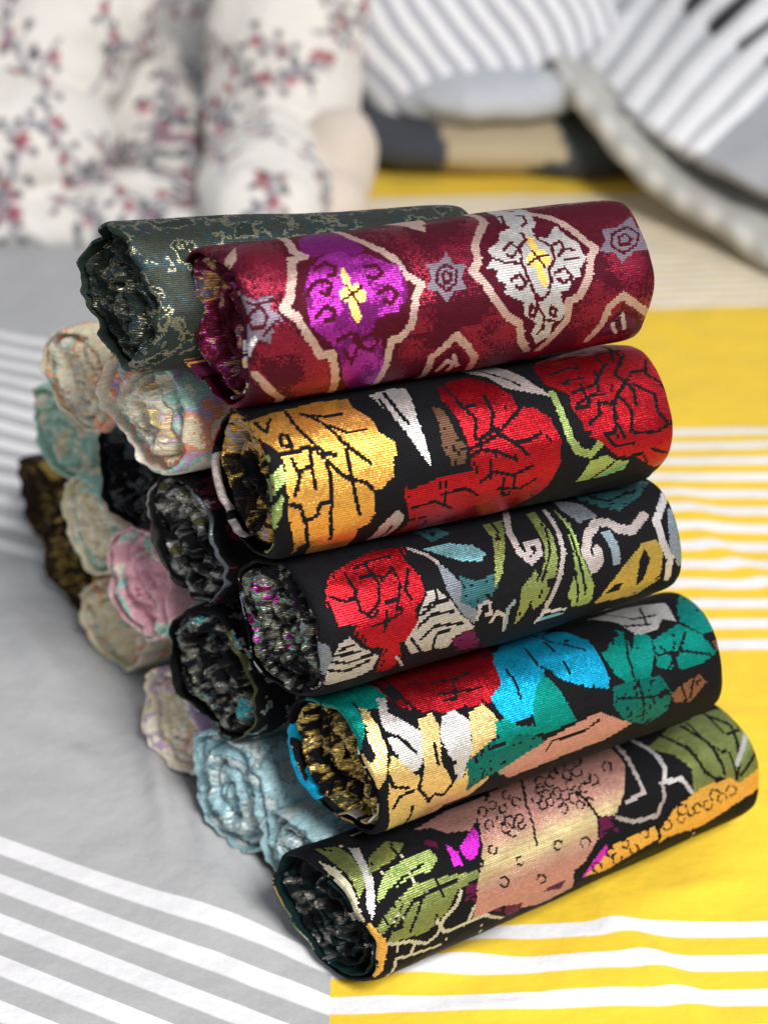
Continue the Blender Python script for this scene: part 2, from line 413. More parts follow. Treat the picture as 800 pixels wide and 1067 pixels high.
SHAPES = {'R1':[('m',0,[209,336,318,338,365,188,440,144,476,82,442,17,394,-12,414,-248,351,-333,277,-333,220,-32,148,17,87,72,122,100]),('p',0,[219,232,317,285,345,200,360,166,313,147,270,169,212,163,193,175]),('c2',50,[204,338,184,206,178,187,197,168,160,164,136,117,120,91,95,75,127,60,157,28,192,-12,221,-12,232,-49,276,-324]),('c2',45,[318,332,349,207,382,172,426,135,438,103,474,82,450,61,438,20,406,-4,383,-5,377,-40,368,-94,354,-324]),('q',0,[157,96,202,144,251,167,298,169,315,150,356,158,383,140,428,120,436,94,430,66,403,46,347,40,328,20,356,-2,367,-54,354,-113,320,-166,259,-80,242,-14,210,14,166,41,160,68]),('m',22,[162,90,195,111,224,114,236,101,221,87,204,92]),('m',22,[207,136,240,147,262,137,254,121,235,120]),('m',22,[340,129,368,130,378,112,355,102,340,109]),('m',22,[355,78,386,87,405,74,387,59,366,66]),('m',22,[181,55,205,69,232,62,225,46,203,48]),('m',22,[300,5,328,14,346,-1,330,-19,301,-8,287,18]),('m',17,[236,12,273,20,292,-7,276,-40,255,-9]),('g',0,[280,136,286,121,288,96,308,100,324,81,315,69,292,68,303,45,292,32,278,50,271,69,251,75,251,90,271,97,268,116]),('m',12,[258,76,283,82,315,93]),('m',12,[275,97,287,82,297,67]),('c',0,[-27,179,57,234,29,186,-12,162,-13,132,-26,114,-38,134,-15,169]),('c',53,[15,-31,44,-62,91,-110,138,-326,145,-332]),('s',0,[-1,114,29,97,81,101,60,79,94,59,63,50,60,23,31,34,4,15,-18,36,-34,74]),('m',17,[10,78,36,84,50,67,41,52,13,52,1,66,10,78]),('m',14,[2,99,28,88,73,92]),('m',14,[40,39,68,55,82,60]),('w',33,[18,33,-2,12,-16,-7]),('p',0,[-166,-24,-96,-72,67,-333,175,-332,131,-331,47,-331,-35,-332,-112,-333]),('c',0,[474,322,594,317,545,195,522,218,509,259]),('m',0,[509,-101,532,-60,572,-116]),('m',0,[731,323,815,324,853,219,901,189,940,157,965,123,993,106,962,86,946,51,913,19,881,12,886,-23,852,-58,823,-93,767,-81,731,-14,695,3,659,42,639,67,611,93,646,140,680,177,718,207]),('c2',48,[824,300,852,214,899,186,938,152,963,119,983,104,958,87,941,52,910,22,879,16,883,-22,848,-56,821,-90]),('c2',48,[731,316,718,207,687,176,650,140,641,106,620,92,646,68,667,42,706,5,740,-11,755,-50,787,-86]),('v',0,[771,269,810,343,821,237,860,264,857,218,846,176,822,148,861,139,897,167,910,147,921,133,939,121,939,102,948,88,922,71,922,56,892,53,879,37,854,36,859,21,875,3,865,-19,838,-27,842,-51,805,-67,781,-38,791,-17,753,4,747,29,723,37,696,48,704,64,678,72,687,86,662,94,685,111,680,129,721,144,735,165,774,174,758,194]),('m',17,[724,124,751,137,761,121,739,106,724,114]),('m',17,[719,68,745,75,760,59,744,49,731,56]),('m',17,[859,120,889,128,893,110,867,98]),('m',17,[847,69,879,75,894,59,871,49,854,57]),('m',19,[771,20,786,10,783,-3,767,2,771,20]),('m',19,[830,11,846,3,843,-10,827,-2,830,11]),('m',14,[751,213,780,226,763,187,743,178]),('m',14,[816,214,832,210,825,184,805,176]),('m',17,[794,159,798,141,770,127,760,94,766,70,782,40,800,26,820,36,834,58,832,76,855,93,859,120,831,138,832,165]),('m',14,[782,40,791,15,813,-6,810,-35]),('m',12,[814,-13,851,-21]),('m',12,[685,111,712,99,753,95]),('m',12,[884,90,924,90]),('m',12,[884,110,922,107]),('m',12,[801,-41,818,-28]),('g',0,[809,154,819,144,819,119,832,111,845,98,834,85,816,82,825,59,812,44,797,61,794,84,773,90,777,102,801,114,797,133]),('m',12,[775,90,809,100,842,103]),('m',12,[801,114,809,100,820,83]),('s',0,[534,47,517,67,482,72,505,92,500,116,536,114,567,135,575,110,610,105,584,84,595,62,558,64]),('m',14,[524,101,555,110,576,96,566,76,538,66,516,81,524,101]),('m',12,[535,94,549,98,558,90,551,80,534,80,535,94]),('s',0,[1046,69,1029,91,989,96,1020,118,1020,146,1068,144,1127,170,1129,140,1189,133,1136,110,1145,86,1085,87]),('m',14,[1045,129,1099,143,1125,123,1102,99,1055,87,1030,104,1045,129]),('m',12,[1060,120,1083,126,1096,115,1081,104,1055,104,1060,120]),('w',0,[1182,140,1213,149,1205,115,1196,93,1174,105,1159,117]),('c',48,[502,-181,503,-57,532,-38,563,-15,598,-43,628,-74,657,-244]),('m',0,[513,-102,527,-60,570,-41,610,-82,640,-313]),('v',29,[534,-106,549,-72,573,-86,565,-113]),('v',24,[564,-60,586,-95]),('c',48,[968,-89,995,-46,1003,-7,1039,11,1091,-16,1148,-53,1176,-102]),('m',0,[991,-82,1006,-46,1045,-18,1109,-48,1142,-91]),('n',0,[1002,-73,1017,-43,1048,-26,1100,-52,1111,-77]),('v',24,[1050,-30,1075,-73]),('v',19,[1028,-53,1051,-80]),('c',33,[528,237,565,236,598,315,577,343]),('c',19,[991,243,1115,319,1073,235]),('c',33,[1343,-330,1419,-332,1442,-106]),('c',0,[1188,-331,1273,-278,1258,-53,1295,-101,1285,-332,1232,-329])],'R2':[('G',0,[-53,223,13,203,102,210,195,220,277,211,278,179,309,149,314,120,348,98,350,83,331,69,331,42,290,23,273,27,278,-16,261,-44,230,-54,234,-280,178,-319,142,-310,96,-57,67,-66,59,-112,40,15,37,67,40,97,30,120,9,141,-14,174]),('k',21,[100,204,110,155,133,119,158,100,185,96]),('k',21,[138,191,170,168,187,147,209,116,235,96,272,73]),('k',18,[155,183,197,171,241,171]),('k',18,[192,149,233,130,283,130]),('k',21,[59,148,48,129,73,120,75,145,59,148]),('k',23,[63,100,75,72,57,42]),('k',21,[78,81,109,84,116,46]),('k',23,[155,90,158,42,152,-66]),('k',23,[122,115,155,90,190,62,216,50,256,40,271,27]),('k',21,[215,101,215,56,234,-18]),('k',23,[47,29,75,21,83,-5,116,-1,126,20,153,18]),('k',23,[84,-2,88,-56]),('k',23,[31,113,69,113,118,115,113,89]),('k',18,[11,194,28,159,51,188]),('w',0,[334,211,406,220,439,213,440,183,428,132,431,90,437,45,417,64,393,100,373,132,356,163,345,190]),('k',23,[377,209,385,159,399,127]),('k',18,[355,193,364,147]),('l',0,[-54,108,-10,131,8,111,-33,75]),('l',0,[-39,45,-9,77,36,98,40,71,-19,38]),('l',0,[-9,22,23,48,25,18,-15,-33,-39,-29]),('W',0,[271,-280,296,-62,343,-26,366,-50,349,-108,296,-319]),('k',16,[306,-320,334,-72]),('B',0,[485,151,504,145,517,102,516,75,485,56,473,79]),('B',0,[479,152,503,141,517,95,541,69,532,42,493,40,484,87]),('R',0,[525,200,577,217,632,214,677,181,710,142,708,120,753,116,791,93,802,68,811,48,806,1,785,-33,769,-68,687,-126,581,-247,450,-319,393,-319,361,-131,384,-66,355,17,465,30,548,28,546,69,535,117,516,163]),('k',24,[373,15,419,21,465,30,502,28,548,28]),('k',19,[551,153,583,111,567,81,584,76]),('k',19,[634,157,635,117,616,86]),('k',19,[585,78,621,88,644,86,677,100,721,120]),('k',19,[552,65,592,70,633,80,674,62,721,60,757,67]),('k',19,[550,51,579,59,624,51,679,28]),('k',19,[638,81,691,51,717,30]),('k',17,[576,0,613,14,670,0,727,11]),('k',17,[627,-23,697,-35,740,-18]),('k',17,[466,-11,530,-7,571,-29]),('k',17,[385,-28,449,-24,501,-52]),('W',0,[613,250,710,259,746,226,773,180,816,132,736,154,697,168,675,207]),('k',12,[673,233,721,189,744,165]),('l',47,[824,138,827,108,833,76,838,49,860,23,899,12,927,30]),('l',0,[866,-49,900,1,950,3,983,-13,1020,-16,1014,-38,955,-47]),('k',14,[915,-47,973,-15]),('t',28,[954,-45,1008,-28]),('R',0,[834,239,928,260,1064,292,1205,357,1285,302,1277,196,1274,134,1300,108,1275,41,1288,-36,1272,-64,1237,-79,1122,-58,1037,-10,981,-2,919,37,883,52,882,75,864,102,869,131,818,159,813,202]),('k',19,[844,183,912,196,940,190]),('k',19,[885,132,956,142,1018,188]),('k',17,[978,175,958,126]),('k',19,[1093,212,1028,157,1062,115,1054,88]),('k',19,[1139,183,1115,147,1144,128,1168,91,1204,84]),('k',21,[904,68,943,82,944,104,990,95,1010,113,1055,141]),('k',19,[990,95,972,42]),('k',19,[1010,113,1036,77,1021,40]),('k',19,[1068,128,1120,99,1112,65,1135,45]),('k',17,[1078,252,1048,195]),('k',17,[1248,194,1230,138,1250,121]),('k',19,[886,108,932,119,971,118]),('k',17,[879,162,939,162]),('k',17,[941,46,968,19,1032,17]),('k',17,[1032,36,1100,30,1169,43]),('k',17,[984,59,999,33]),('k',17,[1089,-2,1145,-22])],'R3':[('R',0,[56,133,92,161,161,177,247,191,338,183,323,146,341,111,342,87,323,68,299,65,304,26,273,7,217,-1,153,11,106,46,119,61,61,64,51,87,45,105]),('R',0,[198,5,245,6,252,-30,219,-57,168,-51]),('k',16,[136,157,139,120,134,81,167,65,188,73]),('k',16,[206,162,216,119,196,87,159,72]),('k',16,[272,149,276,109,245,69]),('k',16,[317,133,285,96,294,78]),('k',16,[212,85,250,85]),('k',16,[62,120,100,102,130,104,147,118]),('k',14,[169,162,231,171,285,168]),('k',14,[171,140,209,140,238,128,275,141]),('k',14,[164,50,221,52,261,61]),('k',14,[214,63,200,33]),('C',0,[262,3,303,31,315,53,349,86,373,86,411,59,438,26,479,-6,472,-22,424,-16,397,-40,331,-35,283,-31]),('k',16,[313,45,373,59,404,61]),('k',16,[302,24,350,41,417,36]),('k',16,[311,-3,358,17,442,7]),('k',16,[350,-33,362,0,404,1]),('k',14,[371,82,374,65,325,56]),('k',14,[283,6,312,-29]),('C',0,[27,-4,58,34,91,43,125,18,184,-12,157,-39,99,-51,-2,-53,12,-26]),('k',16,[38,14,124,10]),('k',16,[32,3,85,-7,163,-3]),('k',16,[26,-15,82,-25,151,-15]),('k',14,[58,23,105,27]),('a',0,[-16,50,29,33,40,9,8,-25,-17,-19]),('T',0,[380,170,471,166,526,151,553,123,527,112,477,121,442,138]),('a',0,[402,135,431,107,468,61,490,17,478,0,443,25,406,76,403,106]),('d',0,[450,98,509,74,561,86,560,58,499,34,469,50]),('W',21,[347,176,387,154,408,130]),('W',16,[235,-25,258,-57]),('d',0,[387,228,456,220,490,191,424,179]),('n',0,[405,-19,461,-20,500,-39,502,-69,430,-58]),('d',0,[458,94,502,78,564,86,540,47,481,30,442,50]),('y',0,[594,193,653,192,615,125,572,73,547,59,569,106,591,146]),('W',41,[686,217,651,160,648,113,676,88,711,99,714,123,681,122,679,105]),('y',0,[733,191,759,190,760,170,769,129,759,82,740,49,695,7,663,-4,648,28,698,59,731,106,731,136]),('y',0,[602,-28,630,45,683,71,681,43,629,-12]),('k',15,[759,147,743,98,695,47]),('W',28,[789,188,790,133,779,85,748,38,706,-2,685,-33]),('l',0,[818,183,834,132,830,83,847,42,863,12,852,-30,793,-24,775,7,805,48,811,93]),('k',15,[817,152,819,99,826,45,834,-5]),('k',13,[805,48,808,-15]),('a',0,[833,215,899,185,925,142,859,137,837,177]),('d',0,[898,204,1000,235,1125,220,1158,198,1087,163,997,140,954,157]),('k',18,[942,196,989,172,1075,182]),('W',61,[1067,119,1011,96,971,106,948,122,911,129,871,110,849,81,864,44,885,55,885,78]),('A',0,[913,107,944,107,957,65,949,38,930,40,927,75]),('Y',0,[873,-32,912,3,957,30,1034,68,1086,66,1103,43,1088,-6,1039,-34,967,-36]),('k',0,[1012,31,1037,56,1056,35,1031,-6,1007,-18]),('k',0,[904,-15,929,0,958,-2,949,-16]),('Y',15,[875,-31,1017,-42,1087,-14]),('w',56,[1235,213,1171,152,1102,104,1103,63,1123,23,1119,-18]),('A',0,[1155,124,1193,117,1218,72,1233,37,1213,3,1156,1,1125,40,1137,87]),('k',15,[1175,104,1177,56,1210,32]),('T',0,[1237,153,1256,130,1234,100,1206,122]),('W',20,[488,9,499,34,525,36,531,12,515,11]),('W',20,[531,-6,550,12,575,-1,573,-33]),('n',0,[439,-13,480,-12,487,-37,441,-43]),('A',20,[575,-29,583,14,604,23]),('w',20,[674,-35,703,-16,770,-23]),('T',20,[695,-31,763,-34])],'R4':[('E',0,[-84,382,7,341,66,294,136,277,143,202,106,181,57,184,2,117,-21,129,-25,178,-64,190,-77,215,-130,271]),('R',0,[131,276,224,267,387,272,531,274,504,218,472,157,458,130,407,123,331,132,270,132,238,145,197,146,143,179,137,216]),('k',15,[282,200,356,192,401,197]),('k',15,[278,171,332,163,408,157]),('k',15,[286,155,323,151,342,188]),('k',12,[215,215,270,209]),('G2',0,[45,196,61,188,67,147,72,100,42,57,-8,27,-53,6,-42,56,-37,86,-79,167,-18,186,-13,145,12,86,36,95,28,131]),('k',15,[-41,179,-28,136,-8,86]),('k',15,[-71,165,-45,116,-28,72]),('G2',0,[190,134,234,140,245,113,212,48,236,6,271,2,314,51,344,118,389,127,417,103,418,73,390,8,353,-32,315,-66,229,-66,176,-232,75,-231,21,7,45,56,74,90,111,68,124,39,158,46,169,80]),('w',0,[109,204,132,198,115,165,151,137,188,112,157,58,127,45,101,70,86,108,81,150]),('w',0,[261,127,302,134,337,107,314,51,273,9,246,-3,250,46,236,67,238,97]),('k',20,[87,127,119,114,139,95,150,81]),('k',22,[147,43,127,10,165,-31,181,-16,214,-26,251,12]),('k',20,[211,84,202,48]),('k',20,[41,-23,60,5,108,8]),('k',20,[45,56,46,30,96,18]),('k',20,[236,67,233,43,257,39]),('k',20,[105,-89,110,-32]),('b',0,[510,229,623,259,686,236,604,143,562,75,454,77,439,105,471,150]),('E',0,[394,60,436,91,474,67,522,58,522,-28,405,-30,377,10]),('B',0,[-71,-17,-21,-8,-5,-57,-45,-73]),('Y',0,[8,-106,84,-220,94,-231,-3,-231]),('b',0,[488,205,568,261,682,280,756,239,793,186,797,147,794,95,786,80,722,94,655,122,604,166,576,162,563,126,498,80,460,77,435,92,422,133,472,152]),('k',11,[662,271,694,212,763,167]),('k',14,[607,223,604,166,634,144]),('k',14,[506,179,513,143,507,115]),('E',0,[603,147,630,112,648,66,660,42,576,36,505,41,532,88,566,125]),('E',0,[806,151,834,154,894,196,916,181,901,135,952,178,982,153,964,114,930,76,851,76,816,105]),('e',0,[799,79,878,80,964,71,991,33,985,-8,914,-31,824,4,788,43]),('E',0,[982,144,1085,161,1138,124,1174,79,1102,66,1015,70,960,91]),('E',0,[1175,249,1325,247,1307,176,1277,125,1140,126,1093,167,1126,207]),('k',14,[914,179,879,123,877,79]),('k',14,[973,112,1061,104,1149,80]),('k',14,[993,78,1048,106,1094,139]),('k',14,[1192,206,1217,167,1229,130]),('k',14,[889,76,892,-12]),('k',14,[805,56,889,40,978,28]),('w',0,[862,265,999,267,1109,232,1086,168,1052,187,1014,162,941,167,921,214]),('k',14,[925,257,971,212,1040,202]),('k',14,[931,197,1007,182]),('k',14,[1027,242,1001,190]),('D',0,[1169,104,1276,110,1269,86,1177,86]),('D',0,[1195,82,1263,80,1239,62]),('D',0,[991,24,1031,39,1097,47,1119,26,1065,-9,1006,3]),('k',14,[1030,37,1047,0]),('k',14,[1075,41,1061,2]),('N',0,[396,-15,552,21,637,32,738,42,855,-11,770,-30,586,-39,442,-48]),('k',14,[554,-8,576,13,687,12,736,25]),('e',0,[287,32,406,65,472,52,517,41,552,19,455,0,336,-22,295,-44]),('E',0,[411,91,474,58,432,38,383,34])],'R5':[('y',0,[34,280,81,256,89,210,62,146,23,128,34,171,36,220]),('F',0,[14,239,28,202,23,162,17,131,5,86,-24,66,-7,104,-7,144,3,190]),('w',0,[102,241,122,223,86,148,65,113,22,81,37,113,61,148,88,200]),('y',0,[124,196,200,217,235,196,190,173,128,166,88,161]),('l',0,[91,132,138,157,201,164,287,162,293,140,254,125,191,128,119,118,66,108]),('y',0,[134,102,192,115,266,110,338,100,393,94,386,79,311,77,255,42,177,18,93,26,22,28,89,65,137,88]),('k',16,[321,93,252,93,168,87,81,53]),('k',14,[208,94,160,61,118,35]),('k',14,[104,117,173,133,246,142]),('y',0,[17,67,121,99,142,95,83,67,28,51]),('h',0,[370,145,445,174,441,149,413,121,382,114,367,125]),('h',0,[336,164,355,138,356,113,327,116]),('n',0,[290,190,319,172,310,160,284,176]),('n',0,[344,77,378,70,362,52,317,48]),('n',0,[410,88,421,72,396,63]),('n',0,[341,50,396,36,457,-17,383,7]),('F',24,[25,30,115,14,178,-9,214,2,243,32,293,49,318,70]),('F',24,[216,32,241,-1,313,-6,384,-2,453,-37]),('F',22,[325,-5,348,26,386,44,419,58]),('F',24,[51,-87,65,-15,117,-21,130,2]),('F',22,[117,-21,157,-25,231,-34]),('F',22,[45,-201,117,-201,201,-171]),('O',0,[-35,58,13,83,26,43,33,13,18,-39,-7,-76,-63,-29,-80,-8]),('k',14,[-9,62,-17,42,-38,41,-34,24,-11,32]),('k',14,[-23,-2,0,-20,-10,-37,-26,-19,-23,-2]),('N',0,[286,217,427,238,542,238,521,216,428,168,362,182,332,208]),('N',0,[492,216,599,225,705,213,795,183,738,116,700,53,703,-36,585,-46,470,-19,442,21,424,91,444,148]),('N',0,[560,238,599,243,738,275,870,272,987,264,993,219,986,178,936,125,875,89,819,101,799,58,735,22,639,1,531,0,449,-2,343,-1,369,64,419,115,477,168]),('k',14,[679,246,626,175,614,132,599,93]),('k',8,[605,211,592,203,581,206,585,218,598,226,609,225]),('k',8,[603,179,591,182,592,192,606,201,619,199,620,189]),('k',8,[535,147,534,158,547,166,563,165,566,155,555,146]),('k',8,[571,156,582,163,595,162,598,154,588,146,575,146]),('k',8,[541,144,555,143,560,134,551,126,535,126,528,134]),('k',8,[568,195,568,186,558,179,546,178,543,186,553,195]),('k',8,[713,199,699,189,684,188,682,198,695,209,711,212]),('k',8,[742,194,725,194,723,205,738,218,756,220,760,209]),('k',8,[726,169,722,177,732,186,747,188,752,180,744,171]),('k',8,[685,178,696,188,713,190,719,182,710,171,693,168]),('k',8,[722,162,735,164,741,157,735,149,722,147,714,152]),('k',8,[815,219,819,209,808,197,791,194,784,201,794,214]),('k',8,[857,209,845,195,826,192,818,200,828,214,848,220]),('k',8,[827,156,813,154,805,160,811,169,825,173,835,168]),('k',8,[766,141,756,148,762,158,778,163,789,157,785,146]),('k',8,[769,131,773,139,785,142,795,138,792,130,781,125]),('k',8,[716,146,731,150,742,145,739,135,726,130,713,134]),('k',8,[674,193,685,186,679,174,663,168,650,173,653,184]),('k',8,[688,166,685,157,672,153,660,156,662,165,674,171]),('k',8,[800,175,784,169,772,174,775,185,790,193,804,189]),('k',8,[761,208,752,212,757,224,772,232,782,228,778,217]),('k',8,[916,182,920,194,937,202,949,198,947,187,932,178]),('k',8,[851,176,868,185,882,181,882,169,867,160,850,162]),('k',8,[873,247,883,243,878,229,862,219,849,220,851,232]),('k',8,[543,153,544,143,533,136,518,137,514,146,524,155]),('k',8,[591,139,582,133,570,134,566,141,574,148,587,148]),('k',8,[815,124,801,126,797,134,807,142,822,142,828,134]),('k',8,[783,217,786,232,805,246,822,247,821,232,804,217]),('k',8,[518,169,529,177,542,177,546,169,537,160,523,159]),('k',8,[848,192,864,192,867,182,855,172,839,170,832,179]),('k',8,[708,171,712,164,704,156,691,155,685,161,692,169]),('k',8,[770,165,760,156,745,155,738,162,746,172,762,175]),('k',8,[718,204,700,202,696,212,710,227,729,232,735,222]),('k',8,[479,155,474,162,481,171,495,174,502,167,496,158]),('k',8,[481,195,492,207,509,211,515,202,505,190,489,185]),('k',8,[534,212,547,215,552,207,544,197,531,193,524,198]),('k',8,[541,76,532,71,520,73,517,81,526,87,538,86]),('k',8,[668,68,654,70,650,79,660,86,675,85,680,76]),('k',8,[743,54,738,64,749,72,765,71,773,60,764,52]),('k',8,[570,29,576,37,590,35,599,26,595,17,581,17]),('k',8,[456,61,471,60,477,51,470,42,455,42,446,51]),('k',8,[416,113,420,106,412,99,399,99,394,106,400,113]),('k',8,[478,119,469,111,455,112,448,119,455,127,470,128]),('k',16,[819,101,812,126,794,162]),('y',0,[1090,194,1205,226,1380,233,1579,217,1603,154,1586,104,1478,51,1342,46,1269,82,1192,55,1164,69,1180,116,1154,156]),('k',24,[1159,221,1208,158,1222,101,1252,78]),('k',24,[1250,218,1283,149,1292,79]),('k',24,[1353,229,1399,173,1362,103,1330,56]),('k',22,[1572,177,1428,95,1348,62]),('k',19,[1574,139,1459,91]),('l',0,[1456,166,1548,172,1406,106,1359,83]),('w',38,[1475,257,1487,202,1442,150,1346,91]),('w',30,[1074,226,1092,195,1101,168,1099,137,1075,112,1134,106,1158,72]),('W',30,[1015,231,1009,190,999,148,998,110,931,103]),('W',27,[882,82,936,60,1021,53,1063,88,1061,110]),('n',0,[823,98,867,89,862,69,807,55]),('h',0,[824,39,837,18,763,-12,725,-18,775,19]),('n',0,[461,-3,523,-15,518,-38,458,-39]),('n',0,[578,-3,675,1,656,-22]),('n',22,[867,62,874,57]),('O',0,[1027,19,1085,53,1195,73,1312,67,1355,37,1329,-2,1200,-29,1061,-13,1028,-23]),('O',0,[744,-13,851,31,928,33,1007,34,1020,-3,932,-15,837,-34]),('k',8,[1124,18,1117,11,1102,14,1093,25,1098,34,1112,32]),('k',8,[1184,16,1167,20,1156,33,1162,42,1179,40,1191,28]),('k',8,[1232,34,1222,47,1230,57,1250,55,1263,43,1257,32]),('k',8,[1286,41,1295,49,1315,47,1329,37,1324,27,1303,27]),('k',8,[1044,34,1061,32,1073,19,1070,8,1052,9,1038,20]),('k',8,[1151,38,1162,28,1159,18,1145,18,1133,28,1134,38]),('k',8,[1231,26,1227,15,1211,15,1197,26,1199,38,1214,39]),('k',8,[1129,28,1111,29,1096,41,1100,53,1117,54,1131,45]),('k',8,[1267,19,1252,29,1254,39,1271,41,1287,32,1288,20]),('k',8,[949,25,952,36,967,37,981,28,982,15,967,12]),('k',8,[883,30,896,31,907,23,907,14,895,11,882,18]),('k',8,[926,12,941,2,947,-14,936,-19,915,-6,909,9]),('k',8,[879,-4,891,-27,879,-34,852,-15,842,5,856,10]),('k',8,[850,10,838,7,824,15,822,25,834,29,848,23]),('k',8,[796,-24,774,-9,768,6,780,12,797,4,808,-14]),('k',16,[1017,31,1029,-6]),('O',0,[1343,47,1489,72,1532,52,1428,8,1325,-1])]}

